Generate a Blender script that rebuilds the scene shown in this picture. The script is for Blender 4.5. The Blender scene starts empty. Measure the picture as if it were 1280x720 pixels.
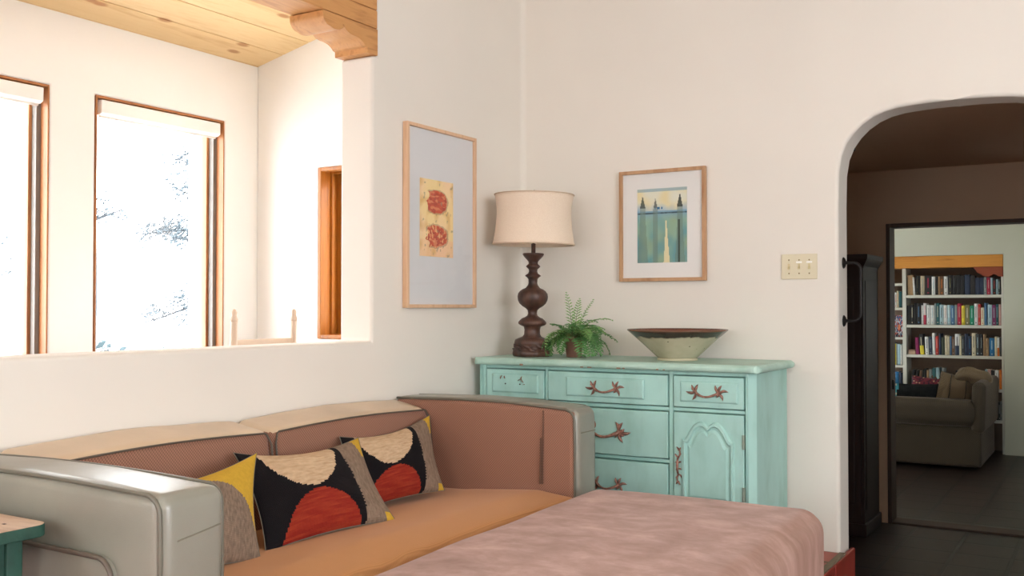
import bpy, bmesh, math, random
from mathutils import Vector, Matrix, noise
PI = math.pi
C = bpy.context.scene.collection
random.seed(7)

# ------------------------------------------------------------------ materials
def lin(c):
    out = []
    for v in c[:3]:
        v = v / 255.0
        out.append(v / 12.92 if v <= 0.04045 else ((v + 0.055) / 1.055) ** 2.4)
    return (*out, 1.0)

class NT:
    """small node-tree helper"""
    def __init__(s, name):
        s.m = bpy.data.materials.new(name); s.m.use_nodes = True
        s.t = s.m.node_tree; s.n = s.t.nodes; s.n.clear()
        s.out = s.n.new('ShaderNodeOutputMaterial')
        s.co = None
    def add(s, typ, **kw):
        nd = s.n.new(typ)
        ins = kw.pop('ins', {})
        for k, v in kw.items(): setattr(nd, k, v)
        for k, v in ins.items(): s.set(nd.inputs[k], v)
        return nd
    def set(s, sock, v):
        if isinstance(v, bpy.types.NodeSocket): s.t.links.new(v, sock)
        else: sock.default_value = v
    def coord(s, scale=(1, 1, 1), rot=(0, 0, 0), kind='Object'):
        if s.co is None: s.co = s.add('ShaderNodeTexCoord')
        mp = s.add('ShaderNodeMapping', ins={'Vector': s.co.outputs[kind], 'Scale': scale, 'Rotation': rot})
        return mp.outputs['Vector']
    def noise(s, scale, detail=3, rough=.5, vec=None, dist=0):
        nd = s.add('ShaderNodeTexNoise', ins={'Scale': scale, 'Detail': detail, 'Roughness': rough, 'Distortion': dist,
                                               'Vector': vec if vec is not None else s.coord()})
        return nd.outputs['Fac']
    def ramp(s, fac, stops, interp='LINEAR'):
        r = s.add('ShaderNodeValToRGB', ins={'Fac': fac}); e = r.color_ramp; e.interpolation = interp
        while len(e.elements) < len(stops): e.elements.new(.5)
        for el, (p, c) in zip(e.elements, stops):
            el.position = p; el.color = c if len(c) == 4 else (*c, 1)
        return r.outputs['Color']
    def mix(s, fac, a, b, blend='MIX'):
        nd = s.add('ShaderNodeMix', data_type='RGBA', blend_type=blend)
        s.set(nd.inputs[0], fac); s.set(nd.inputs[6], a); s.set(nd.inputs[7], b)
        return nd.outputs[2]
    def math(s, op, a, b=0.0, c=0.0):
        nd = s.add('ShaderNodeMath', operation=op)
        s.set(nd.inputs[0], a); s.set(nd.inputs[1], b); s.set(nd.inputs[2], c)
        return nd.outputs[0]
    def bump(s, h, strength, dist=.01, normal=None):
        nd = s.add('ShaderNodeBump', ins={'Height': h, 'Strength': strength, 'Distance': dist})
        if normal is not None: s.set(nd.inputs['Normal'], normal)
        return nd.outputs['Normal']
    def bsdf(s, color, rough=.6, normal=None, **kw):
        p = s.add('ShaderNodeBsdfPrincipled')
        s.set(p.inputs['Base Color'], color); s.set(p.inputs['Roughness'], rough)
        if normal is not None: s.set(p.inputs['Normal'], normal)
        for k, v in kw.items(): s.set(p.inputs[k.replace('_', ' ')], v)
        s.t.links.new(p.outputs[0], s.out.inputs['Surface'])
        return s.m

def plain(name, rgb, rough=.6, var=.06, scale=12, bump=0.0, **kw):
    n = NT(name); c = lin(rgb)
    f = n.noise(scale, 4)
    col = n.ramp(f, [(.3, tuple(v * (1 - var) for v in c[:3])), (.7, tuple(min(1, v * (1 + var)) for v in c[:3]))])
    nm = n.bump(n.noise(scale * 4, 3), bump, .004) if bump else None
    return n.bsdf(col, rough, nm, **kw)

def plaster(name, rgb, bump=.25):
    n = NT(name); c = lin(rgb)
    big = n.noise(1.3, 3)
    col = n.ramp(big, [(.3, tuple(v * .97 for v in c[:3])), (.7, tuple(min(1, v * 1.02) for v in c[:3]))])
    h = n.math('ADD', n.math('MULTIPLY', n.noise(2.2, 2), 2.0), n.math('MULTIPLY', n.noise(28, 3), .12))
    return n.bsdf(col, .85, n.bump(h, bump, .012), Specular_IOR_Level=.2)

def wood(name, light, dark, axis='y', ring=9.0, knots=False, rough=.5, fine=60):
    n = NT(name)
    st = {'x': (.12, 1, 1), 'y': (1, .12, 1), 'z': (1, 1, .12)}[axis]
    v = n.coord(scale=st)
    g = n.noise(ring, 4, .6, v, .6)
    f2 = n.noise(fine, 2, .5, v)
    f = n.math('ADD', n.math('MULTIPLY', g, .75), n.math('MULTIPLY', f2, .25))
    col = n.ramp(f, [(.33, lin(dark)), (.5, lin(light)), (.68, tuple(a * .75 + b * .25 for a, b in zip(lin(light), lin(dark))))])
    if knots:
        st2 = {'x': (.45, 1, 1), 'y': (1, .45, 1), 'z': (1, 1, .45)}[axis]
        vo = n.add('ShaderNodeTexVoronoi', voronoi_dimensions='2D' if axis == 'y' else '3D', ins={'Scale': 4.2, 'Vector': n.coord(scale=st2), 'Randomness': 1.0})
        k = n.ramp(vo.outputs['Distance'], [(.05, (1, 1, 1)), (.10, (0, 0, 0))])
        col = n.mix(n.math('MULTIPLY', k, .75), col, lin((165, 100, 50)))
    return n.bsdf(col, rough, n.bump(f, .08, .003))

M = {}
M['plaster'] = plaster('cream_plaster', (231, 225, 217))
M['nook_plaster'] = plaster('white_plaster', (240, 238, 235))
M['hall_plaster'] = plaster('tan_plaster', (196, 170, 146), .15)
M['library_plaster'] = plaster('grey_green_plaster', (204, 206, 192), .2)
M['ceiling_white'] = plaster('ceiling_plaster', (235, 228, 215), .1)
M['pine'] = wood('pine_planks', (228, 198, 148), (208, 170, 116), 'y', 7, True, .55)
M['beam'] = wood('corbel_wood', (206, 150, 92), (160, 100, 50), 'y', 14, False, .5)
M['win_wood'] = wood('window_wood', (172, 112, 66), (140, 84, 46), 'z', 12, False, .45)
M['win_orange'] = wood('honey_window_wood', (172, 106, 34), (134, 74, 20), 'z', 12, False, .4)
M['track_grey'] = plain('track_grey', (120, 112, 104), .5, .02)
M['shade_white'] = plain('shade_white', (240, 238, 234), .6, .01)
M['maple'] = wood('maple_frame', (222, 184, 150), (200, 158, 122), 'z', 18, False, .5)
M['oak'] = wood('oak_frame', (192, 150, 112), (160, 116, 80), 'z', 18, False, .5)
M['mat_board'] = plain('mat_board', (228, 226, 224), .8, .01)
M['mat_board_cool'] = plain('cool_mat_board', (214, 214, 217), .8, .01)
M['black_iron'] = plain('black_iron', (34, 30, 30), .45, .1, 30, .1, Metallic=.6)
M['screen_dark'] = plain('screen_dark', (52, 58, 66), .5, .05)
M['darkwood'] = wood('dark_cabinet_wood', (40, 18, 15), (20, 9, 8), 'z', 14, False, .55)
M['jamb_dark'] = plain('dark_jamb', (70, 48, 36), .6, .08)
M['shelf_white'] = plain('shelf_paint', (206, 206, 198), .5, .02)
M['shelf_back'] = plain('shelf_back_brown', (120, 100, 86), .7, .06)
M['lintel'] = wood('lintel_pine', (212, 146, 62), (170, 98, 34), 'x', 10, True, .5)
M['corbel_red'] = wood('red_corbel', (150, 70, 42), (110, 44, 26), 'x', 14, False, .6)

def leather(name, rgb, rough=.38):
    n = NT(name); c = lin(rgb)
    col = n.ramp(n.noise(5, 4), [(.3, tuple(v * .9 for v in c[:3])), (.7, tuple(v * 1.06 for v in c[:3]))])
    vo = n.add('ShaderNodeTexVoronoi', ins={'Scale': 420, 'Vector': n.coord()})
    h = n.math('ADD', n.math('MULTIPLY', vo.outputs['Distance'], .08), n.math('MULTIPLY', n.noise(9, 3), .9))
    return n.bsdf(col, rough, n.bump(h, .22, .01), Specular_IOR_Level=.75)
M['leather'] = leather('taupe_leather', (137, 135, 124), .31)
M['leather_sunlit'] = leather('sunlit_taupe_leather', (208, 184, 156), .34)  # brighter, warmer copy of the taupe leather; sunlight painted into the cushion tops

def weave(name, rgb, rgb2, sc=300, bump=.35, sheen=.3, tint=(255, 235, 230), flat=0.0):
    n = NT(name)
    v = n.coord(rot=(.0, .0, .0))
    sx = n.add('ShaderNodeSeparateXYZ', ins={'Vector': v}); X, Y, Z = sx.outputs
    jit = n.math('MULTIPLY', n.noise(30, 2), .8)
    a = n.math('SINE', n.math('ADD', n.math('MULTIPLY', n.math('ADD', X, Y), sc), jit))
    b = n.math('SINE', n.math('ADD', n.math('MULTIPLY', n.math('ADD', Z, n.math('MULTIPLY', n.math('SUBTRACT', X, Y), flat)), sc), jit))
    f = n.math('MULTIPLY_ADD', n.math('MULTIPLY', a, b), .5, .5)
    big = n.noise(4, 3)
    col = n.mix(f, lin(rgb), lin(rgb2))
    col = n.mix(n.math('MULTIPLY', big, .22), col, lin(rgb2))
    h = n.math('MULTIPLY', f, -.5)
    return n.bsdf(col, .85, n.bump(h, bump, .008), Sheen_Weight=sheen, Sheen_Roughness=.35, Sheen_Tint=lin(tint), Specular_IOR_Level=.3)
M['sofa_fabric'] = weave('brown_weave', (106, 72, 57), (166, 122, 102), 600, .10, .5, (226, 214, 236))
M['seat_fabric'] = weave('tan_weave', (172, 118, 74), (204, 150, 100), 620, .08, .15, (255, 235, 230), 1.0)
M['piping'] = plain('dark_piping', (92, 82, 72), .5, .05)
M['piping_shadow'] = plain('shadow_toned_piping', (104, 100, 88), .4, .05)  # darker than the leather; shadow lines along the arm piping put into its colour
M['fabric_seam'] = plain('fabric_seam', (98, 68, 54), .8, .08, 200)
M['stitch'] = plain('stitching', (120, 114, 100), .6, .05)

def suede():
    n = NT('pink_suede')
    f = n.noise(6.5, 7, .66, n.coord(scale=(1.0, 1.4, .4)), .3)
    col = n.ramp(f, [(.3, lin((134, 100, 86))), (.5, lin((158, 124, 112))), (.7, lin((182, 149, 138)))])
    h = n.math('ADD', n.math('MULTIPLY', n.noise(240, 2), .06), n.math('MULTIPLY', n.noise(5, 1), .15))
    return n.bsdf(col, .8, n.bump(h, .12, .01), Sheen_Weight=.25, Sheen_Roughness=.4, Sheen_Tint=lin((255, 232, 230)), Specular_IOR_Level=.3)
M['suede'] = suede()

def paint_turq(name, base, dark):
    n = NT(name)
    f = n.noise(6, 5, .6, n.coord(scale=(1.2, 1.2, .5)))
    col = n.ramp(f, [(.25, lin(dark)), (.5, lin(base)), (.75, tuple(min(1, v * 1.1) for v in lin(base)[:3]))])
    ch = n.ramp(n.noise(55, 4, .7), [(.74, (0, 0, 0)), (.78, (1, 1, 1))])
    col = n.mix(n.math('MULTIPLY', ch, .6), col, lin((96, 84, 66)))
    return n.bsdf(col, .5, n.bump(n.noise(30, 4), .12, .003), Specular_IOR_Level=.45)
M['turq'] = paint_turq('turquoise_paint', (165, 207, 200), (146, 188, 178))
M['turq_top'] = paint_turq('pale_turquoise_paint', (176, 208, 196), (150, 188, 174))
M['hole'] = plain('dark_hole', (40, 32, 28), .8, .05)
M['scar'] = plain('paint_scar', (150, 120, 100), .8, .2, 60)
M['copper'] = plain('aged_copper', (160, 116, 102), .45, .45, 90, .2, Metallic=.35)
M['hinge'] = plain('hinge_metal', (150, 164, 150), .4, .1, 30, 0, Metallic=.4)

def lampwood():
    n = NT('carved_brown_wood')
    f = n.noise(14, 4, .6, n.coord(scale=(1, 1, .25)))
    col = n.ramp(f, [(.3, lin((44, 28, 24))), (.55, lin((84, 56, 46))), (.75, lin((118, 84, 70)))])
    return n.bsdf(col, .42, n.bump(f, .25, .004))
M['lampwood'] = lampwood()
def linen():
    n = NT('linen_shade')
    a = n.noise(120, 2, .5, n.coord(scale=(1, 1, 6)))
    b = n.noise(120, 2, .5, n.coord(scale=(6, 6, 1)))
    f = n.math('MULTIPLY', n.math('ADD', a, b), .5)
    col = n.ramp(f, [(.35, lin((228, 208, 188))), (.65, lin((240, 223, 204)))])
    return n.bsdf(col, .9, n.bump(f, .1, .002), Specular_IOR_Level=.1)
M['linen'] = linen()
M['shade_trim'] = plain('shade_trim', (206, 182, 158), .9, .03)
M['terracotta_pot'] = plain('clay_pot', (140, 98, 84), .8, .15, 30, .2)
M['soil'] = plain('soil', (52, 38, 28), .9, .2, 60, .3)
M['fern'] = plain('fern_green', (88, 138, 76), .55, .28, 40)
M['fern2'] = plain('fern_light_green', (128, 170, 98), .55, .22, 40)
M['stem'] = plain('fern_stem', (92, 110, 56), .6, .1)
def bowlmat():
    n = NT('speckled_celadon_glaze')
    base = n.ramp(n.noise(9, 5), [(.3, lin((176, 166, 138))), (.7, lin((204, 194, 168)))])
    sp = n.ramp(n.add('ShaderNodeTexVoronoi', ins={'Scale': 26, 'Vector': n.coord()}).outputs['Distance'], [(.07, (1, 1, 1)), (.11, (0, 0, 0))])
    base = n.mix(n.math('MULTIPLY', sp, n.math('GREATER_THAN', n.noise(8, 1), .52)), base, lin((60, 44, 32)))
    sx = n.add('ShaderNodeSeparateXYZ', ins={'Vector': n.coord()})
    zz = n.math('ADD', sx.outputs['Z'], n.math('MULTIPLY', n.math('SUBTRACT', n.noise(16, 3), .5), .03))
    f = n.ramp(zz, [(.104, (0, 0, 0)), (.109, (1, 1, 1))])
    f2 = n.ramp(sx.outputs['Z'], [(.131, (0, 0, 0)), (.136, (1, 1, 1))])
    col = n.mix(f, base, lin((58, 46, 38)))
    col = n.mix(f2, col, lin((128, 84, 62)))
    return n.bsdf(col, .25, None, Coat_Weight=.3)
M['bowl'] = bowlmat()
M['bowl_in'] = plain('brown_glaze', (104, 62, 46), .25, .15)
M['bowl_foot'] = plain('pale_foot', (196, 188, 160), .6, .05)
M['ivory'] = plain('ivory_plastic', (216, 206, 178), .4, .02)
M['ivory_dark'] = plain('toggle_plastic', (206, 190, 146), .4, .02)
M['label_white'] = plain('label_white', (246, 244, 238), .6, .01)
M['screw'] = plain('screw_brass', (140, 120, 80), .4, .05, 30, 0, Metallic=.7)
M['green_paint'] = plain('worn_green_paint', (34, 74, 62), .6, .25, 25, .2)
M['worn_top'] = wood('worn_table_top', (206, 178, 154), (160, 122, 96), 'x', 10, False, .5)
M['dark_mark'] = plain('dark_mark', (52, 44, 44), .7, .05)
M['pale_chair'] = plain('pale_chair_wood', (196, 172, 152), .6, .04)

def tiles(name, c1, c2, grout, size, rough, rot=0.0, kind='BRICK', msize=.04):
    n = NT(name)
    v = n.coord(rot=(0, 0, rot))
    b = n.add('ShaderNodeTexBrick', offset=0.0, ins={'Vector': v, 'Color1': lin(c1), 'Color2': lin(c2), 'Mortar': lin(grout),
        'Scale': 1.0, 'Mortar Size': msize * size, 'Mortar Smooth': .2, 'Brick Width': size, 'Row Height': size, 'Bias': 0.0})
    col = n.mix(n.math('MULTIPLY', n.noise(7, 4), .5), b.outputs['Color'], lin(c2))
    h = n.math('SUBTRACT', n.math('MULTIPLY', n.noise(6, 3), .35), b.outputs['Fac'])
    return n.bsdf(col, rough, n.bump(h, .5, .006))
M['floor_tile'] = tiles('dark_saltillo_tile', (52, 34, 28), (35, 26, 23), (14, 12, 11), .31, .42)
M['red_tile'] = tiles('red_terracotta_tile', (178, 76, 54), (150, 58, 44), (120, 104, 84), .30, .4)
M['grey_tile'] = tiles('pale_stone_tile', (206, 200, 190), (192, 186, 176), (160, 154, 146), .4, .5)
M['riser_tile'] = plain('red_riser_tile', (146, 54, 44), .35, .15, 10)
M['grout'] = plain('sandy_grout', (122, 106, 86), .9, .1, 40, .2)

def glass(name, refl=1.0, ior=1.45):
    n = NT(name)
    fr = n.add('ShaderNodeFresnel', ins={'IOR': ior})
    tr = n.add('ShaderNodeBsdfTransparent'); gl = n.add('ShaderNodeBsdfGlossy', ins={'Roughness': .0})
    mx = n.add('ShaderNodeMixShader')
    geo = n.add('ShaderNodeNewGeometry')
    n.set(mx.inputs[0], n.math('MULTIPLY', n.math('MULTIPLY', fr.outputs[0], refl), n.math('SUBTRACT', 1.0, geo.outputs['Backfacing']))); n.t.links.new(tr.outputs[0], mx.inputs[1]); n.t.links.new(gl.outputs[0], mx.inputs[2])
    n.t.links.new(mx.outputs[0], n.out.inputs['Surface'])
    return n.m
M['glass'] = glass('window_glass')
def blown_white_mat():
    n = NT('blown_white'); return n.bsdf(n.ramp(n.noise(.4, 3), [(.3, lin((238, 242, 246))), (.7, lin((250, 252, 253)))]), .7)
M['blown_white'] = blown_white_mat()  # white ground colour stands in for the overexposed view outside
M['bark'] = plain('washed_out_bark', (44, 50, 56), .8, .1)  # grey-blue bark; overexposure bleaching is put into the tree and shrub colours
M['needles'] = plain('washed_out_needles', (58, 68, 74), .8, .15)
M['shrub'] = plain('washed_out_sage', (50, 66, 70), .8, .12)
M['couch'] = weave('grey_brown_chenille', (80, 72, 61), (60, 53, 44), 400, .3, .2)
M['couch_cush'] = weave('khaki_cloth', (122, 106, 84), (98, 84, 68), 400, .2, .2)

def attr_mat(name, rough=.85, weave_b=0.0):
    n = NT(name)
    at = n.add('ShaderNodeAttribute', attribute_name='pattern')
    col = at.outputs['Color']
    nm = None
    if weave_b:
        sx = n.add('ShaderNodeTexCoord')
        w = n.add('ShaderNodeTexWave', wave_type='BANDS', bands_direction='Y', ins={'Vector': sx.outputs['UV'], 'Scale': 28, 'Distortion': 1.5, 'Detail': 2, 'Detail Scale': 3})
        w2 = n.add('ShaderNodeTexWave', wave_type='BANDS', bands_direction='X', ins={'Vector': sx.outputs['UV'], 'Scale': 40, 'Distortion': 1.0, 'Detail': 1})
        h = n.math('ADD', w.outputs['Fac'], n.math('MULTIPLY', w2.outputs['Fac'], .5))
        nm = n.bump(h, weave_b, .003)
        col = n.mix(n.math('MULTIPLY', n.noise(90, 3), .25), col, lin((40, 30, 28)), 'MULTIPLY')
    return n.bsdf(col, rough, nm, Specular_IOR_Level=.15)
M['kilim'] = attr_mat('kilim_wool', .9, .5)
M['print'] = attr_mat('printed_paper', .8)

# ------------------------------------------------------------------ mesh helpers
def BM(): return bmesh.new()
def finish(name, bm, mat, parent=None, smooth=False, loc=None, bevel=None, angle=30, weld=False):
    """link bm (world coordinates) as ONE mesh object; mat may be a list"""
    if weld: bmesh.ops.remove_doubles(bm, verts=bm.verts, dist=1e-5)
    bmesh.ops.recalc_face_normals(bm, faces=bm.faces)
    off = Vector((0, 0, 0))
    if parent is not None: off = Vector(parent.get('_base', (0, 0, 0)))
    if loc is not None: off = Vector(loc)
    bmesh.ops.translate(bm, verts=bm.verts, vec=-off)
    me = bpy.data.meshes.new(name); bm.to_mesh(me); bm.free()
    mats = mat if isinstance(mat, (list, tuple)) else [mat]
    for m in mats: me.materials.append(m)
    if smooth: me.polygons.foreach_set('use_smooth', [True] * len(me.polygons))
    o = bpy.data.objects.new(name, me); C.objects.link(o)
    if loc is not None: o.location = loc
    o['_base'] = tuple(off)
    if parent is not None: o.parent = parent
    if bevel:
        b = o.modifiers.new('bevel', 'BEVEL'); b.width = bevel[0]; b.segments = bevel[1]
        b.limit_method = 'ANGLE'; b.angle_limit = math.radians(angle)
        b.harden_normals = False
        if smooth is False:
            me.polygons.foreach_set('use_smooth', [True] * len(me.polygons))
            w = o.modifiers.new('wn', 'WEIGHTED_NORMAL'); w.keep_sharp = True
    return o
def empty(name, loc, label=None, cat=None, group=None, kind=None):
    o = bpy.data.objects.new(name, None); C.objects.link(o); o.location = loc; o['_base'] = tuple(loc)
    o.empty_display_size = .05
    return tag(o, label, cat, group, kind)
def tag(o, label=None, cat=None, group=None, kind=None):
    if label: o['label'] = label
    if cat: o['category'] = cat
    if group: o['group'] = group
    if kind: o['kind'] = kind
    return o
def struct(o): o['kind'] = 'structure'; return o
def box(bm, x0, x1, y0, y1, z0, z1, mi=0):
    vs = [bm.verts.new(p) for p in ((x0, y0, z0), (x1, y0, z0), (x1, y1, z0), (x0, y1, z0), (x0, y0, z1), (x1, y0, z1), (x1, y1, z1), (x0, y1, z1))]
    for f in ((0, 3, 2, 1), (4, 5, 6, 7), (0, 1, 5, 4), (1, 2, 6, 5), (2, 3, 7, 6), (3, 0, 4, 7)):
        bm.faces.new([vs[i] for i in f]).material_index = mi
    return vs
def prism(bm, pts, axis, a0, a1, mi=0):
    """extrude 2-D outline along axis; pts are the two other coordinates in xyz order"""
    def mk(p, a):
        if axis == 'x': return (a, p[0], p[1])
        if axis == 'y': return (p[0], a, p[1])
        return (p[0], p[1], a)
    A = [bm.verts.new(mk(p, a0)) for p in pts]; B = [bm.verts.new(mk(p, a1)) for p in pts]
    bm.faces.new(A).material_index = mi; bm.faces.new(B[::-1]).material_index = mi
    n = len(pts)
    for i in range(n):
        bm.faces.new((A[i], B[i], B[(i + 1) % n], A[(i + 1) % n])).material_index = mi
def lathe(bm, prof, c=(0, 0, 0), seg=40, mi=0, mod=None):
    rings = []
    for r, z in prof:
        ring = []
        for k in range(seg):
            a = 2 * PI * k / seg
            rr = r if mod is None else mod(r, z, a)
            ring.append(bm.verts.new((c[0] + rr * math.cos(a), c[1] + rr * math.sin(a), c[2] + z)))
        rings.append(ring)
    for i in range(len(rings) - 1):
        for k in range(seg):
            f = bm.faces.new((rings[i][k], rings[i][(k + 1) % seg], rings[i + 1][(k + 1) % seg], rings[i + 1][k])); f.material_index = mi
    for ring, (r, z) in ((rings[0], prof[0]), (rings[-1], prof[-1])):
        if r > 1e-4: bm.faces.new(ring).material_index = mi
def tube(bm, pts, r, seg=8, closed=False, mi=0):
    pts = [Vector(p) for p in pts]; n = len(pts)
    rad = (lambda i: r[i]) if isinstance(r, (list, tuple)) else (lambda i: r)
    rings = []; up = None
    for i in range(n):
        if closed: t = pts[(i + 1) % n] - pts[(i - 1) % n]
        else: t = pts[min(i + 1, n - 1)] - pts[max(i - 1, 0)]
        if t.length < 1e-9: t = Vector((0, 0, 1))
        t.normalize()
        if up is None: up = t.orthogonal().normalized()
        up = up - t * up.dot(t)
        if up.length < 1e-6: up = t.orthogonal()
        up.normalize(); s = t.cross(up)
        rings.append([bm.verts.new(pts[i] + (up * math.cos(2 * PI * k / seg) + s * math.sin(2 * PI * k / seg)) * rad(i)) for k in range(seg)])
    m = n if closed else n - 1
    for i in range(m):
        a, b = rings[i], rings[(i + 1) % n]
        for k in range(seg):
            bm.faces.new((a[k], a[(k + 1) % seg], b[(k + 1) % seg], b[k])).material_index = mi
    if not closed:
        bm.faces.new(rings[0]).material_index = mi; bm.faces.new(rings[-1][::-1]).material_index = mi
def soft(bm, x0, x1, y0, y1, z0, z1, r, bulge=(0, 0, 0), n=10, fn=None, seg=4, mfn=None):
    """upholstered block: rounded edges, crowned faces"""
    c = Vector(((x0 + x1) / 2, (y0 + y1) / 2, (z0 + z1) / 2)); s = ((x1 - x0) / 2, (y1 - y0) / 2, (z1 - z0) / 2)
    def grid(h):
        rr = min(r, h * .98)
        e = [-h + rr * (1 - math.tan(PI / 4 * (1 - i / seg))) for i in range(seg)] if False else [-h + rr * (i / seg) for i in range(seg)]
        m = max(2, n)
        mid = [-h + rr + (2 * (h - rr)) * i / m for i in range(m + 1)]
        return e + mid + [-v for v in e[::-1]]
    G = [grid(h) for h in s]
    def mp(p):
        q = Vector([max(-(h - min(r, h * .98)), min(h - min(r, h * .98), v)) for v, h in zip(p, s)])
        d = Vector(p) - q
        if d.length > 1e-9: P = q + d.normalized() * min(r, min(s) * .98)
        else: P = Vector(p)
        for a in range(3):
            if bulge[a]:
                b, cc = [k for k in range(3) if k != a]
                w = max(0, 1 - (p[b] / s[b]) ** 2) * max(0, 1 - (p[cc] / s[cc]) ** 2)
                P[a] += (P[a] / s[a]) * bulge[a] * (w ** .6)
        P = P + c
        return fn(P) if fn else P
    for a in range(3):
        b, cc = [k for k in range(3) if k != a]
        for sg in (-1, 1):
            rows = []
            for u in G[b]:
                row = []
                for v in G[cc]:
                    p = [0, 0, 0]; p[a] = sg * s[a]; p[b] = u; p[cc] = v
                    row.append(bm.verts.new(mp(p)))
                rows.append(row)
            for i in range(len(rows) - 1):
                for j in range(len(rows[0]) - 1):
                    f = bm.faces.new((rows[i][j], rows[i + 1][j], rows[i + 1][j + 1], rows[i][j + 1]))
                    if mfn: f.material_index = mfn(a, sg, f.calc_center_median())
    bmesh.ops.remove_doubles(bm, verts=bm.verts, dist=1e-5)
def grid_wall(bm, axis, us, vs, holes, t0, t1):
    """wall with rectangular holes as one welded shell; axis = normal axis; us, vs = the other two coordinates in xyz order"""
    def mk(u, v, t): return {'x': (t, u, v), 'y': (u, t, v)}[axis]
    us = sorted(set(us)); vs = sorted(set(vs)); V = {}
    def vert(i, j, k):
        if (i, j, k) not in V: V[(i, j, k)] = bm.verts.new(mk(us[i], vs[j], (t0, t1)[k]))
        return V[(i, j, k)]
    def solid(i, j):
        if not (0 <= i < len(us) - 1 and 0 <= j < len(vs) - 1): return False
        u, v = (us[i] + us[i + 1]) / 2, (vs[j] + vs[j + 1]) / 2
        return not any(h[0] < u < h[1] and h[2] < v < h[3] for h in holes)
    for i in range(len(us) - 1):
        for j in range(len(vs) - 1):
            if not solid(i, j): continue
            for k in (0, 1): bm.faces.new((vert(i, j, k), vert(i + 1, j, k), vert(i + 1, j + 1, k), vert(i, j + 1, k)))
            for (di, dj, a, b) in ((-1, 0, (i, j), (i, j + 1)), (1, 0, (i + 1, j), (i + 1, j + 1)), (0, -1, (i, j), (i + 1, j)), (0, 1, (i, j + 1), (i + 1, j + 1))):
                if not solid(i + di, j + dj):
                    bm.faces.new((vert(*a, 0), vert(*b, 0), vert(*b, 1), vert(*a, 1)))

FL = -0.36     # level of the lower tile floor; the seating platform is z = 0
# ------------------------------------------------------------------ room shell
bm = BM(); box(bm, -.2, 5.6, -8, 6.9, FL - .1, FL)
struct(finish('floor', bm, M['floor_tile']))
# raised seating platform with red tile edge
plat = [(-.17, -7.6), (2.3, -7.6), (2.3, -1.0), (1.92, -.62), (1.655, -.42), (1.655, .0), (-.17, .0)]
bm = BM(); prism(bm, plat, 'z', FL, 0)
struct(finish('floor_platform', bm, [M['red_tile']]))
bm = BM()
for (a, b) in ((-.195, .165), (-.40, -.205)):
    prism(bm, [(1.648, a), (1.668, a), (1.668, b), (1.648, b)], 'z', FL + .005, -.006)
struct(finish('trim_1', bm, M['riser_tile'], bevel=(.006, 2)))
bm = BM(); box(bm, 1.638, 1.664, -.41, -.005, -.004, .004)
for y in (-.2,): box(bm, 1.36, 1.65, y - .006, y + .006, -.004, .003)
struct(finish('trim_2', bm, M['grout']))

# left wall: low wall, column and the wall over the beam (opening onto the window nook)
bm = BM()
grid_wall(bm, 'x', [-7.5, -1.25, -1.22, 0.0], [FL, .945, 2.165, 2.45, 3.1], [(-7.6, -1.25, .945, 2.165), (-7.6, -1.22, 2.165, 2.45)], -.178, 0)
struct(finish('wall_left', bm, M['plaster'], bevel=(.022, 4)))
# back wall with the arch
arch = [(1.640, FL), (1.640, 1.55), (1.643, 1.69), (1.655, 1.765), (1.678, 1.82), (1.708, 1.862), (1.745, 1.898), (1.79, 1.927), (1.84, 1.947), (1.895, 1.958), (1.96, 1.963), (2.03, 1.966), (2.12, 1.968)]
right = [(4.24 - x, z) for x, z in arch[::-1]]
out = [(0.0, FL)] + arch + right + [(5.6, FL), (5.6, 3.1), (0.0, 3.1)]
bm = BM(); prism(bm, out, 'y', 0, .178)
struct(finish('wall_back', bm, M['plaster'], bevel=(.018, 4), angle=40))
bm = BM(); box(bm, -.178, 0, -.02, .178, FL, 3.1)
# rounded inner corner where the two cream walls meet
pts = [(0, 0)] + [(.03 - .03 * math.cos(a), -.03 + .03 * math.sin(a)) for a in [i * PI / 2 / 8 for i in range(9)]]
prism(bm, pts, 'z', FL, 3.1)
o = struct(finish('wall_corner', bm, M['plaster'], bevel=(.0005, 1), angle=60))
# right wall and rear wall (behind the camera) with their windows
bm = BM(); grid_wall(bm, 'x', [-7.6, -5.3, -2.6, .178], [FL, .7, 2.3, 3.1], [(-5.3, -2.6, .7, 2.3)], 5.5, 5.7)
struct(finish('wall_right', bm, M['plaster']))
bm = BM(); grid_wall(bm, 'y', [-.178, 1.9, 3.3, 5.7], [FL, .85, 1.95, 3.1], [(1.9, 3.3, .85, 1.95)], -7.6, -7.5)
struct(finish('wall_rear', bm, M['plaster']))
bm = BM(); box(bm, -.178, 5.7, -7.6, .178, 3.1, 3.2)
struct(finish('ceiling', bm, M['ceiling_white']))

# nook: window wall, end wall, sloping plank ceiling
NX = -1.6
holes3 = holes = [(-1.43, -.60, .80, 2.14), (-2.51, -1.68, .80, 2.14)]
bm = BM()
grid_wall(bm, 'x', [-5.0, .0] + [v for h in holes for v in h[:2]], [FL, .80, 2.14, 2.6], holes, NX - .3, NX)
struct(finish('wall_nook', bm, M['nook_plaster'], bevel=(.014, 3)))
bm = BM(); hole = (-1.124, -.52, .914, 1.872)
grid_wall(bm, 'y', [NX - .0, hole[0], hole[1], -.178], [FL, hole[2], hole[3], 2.95], [hole], -.349, -.06)
struct(finish('wall_nook_end', bm, M['nook_plaster'], bevel=(.01, 2)))
bm = BM(); box(bm, NX - .3, -.178, -5.1, -5.0, FL, 3.0)
struct(finish('wall_nook_rear', bm, M['nook_plaster']))
bm = BM(); pw = .1985
def cz(x): return 2.498 + .222 * (x - NX)
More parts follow.
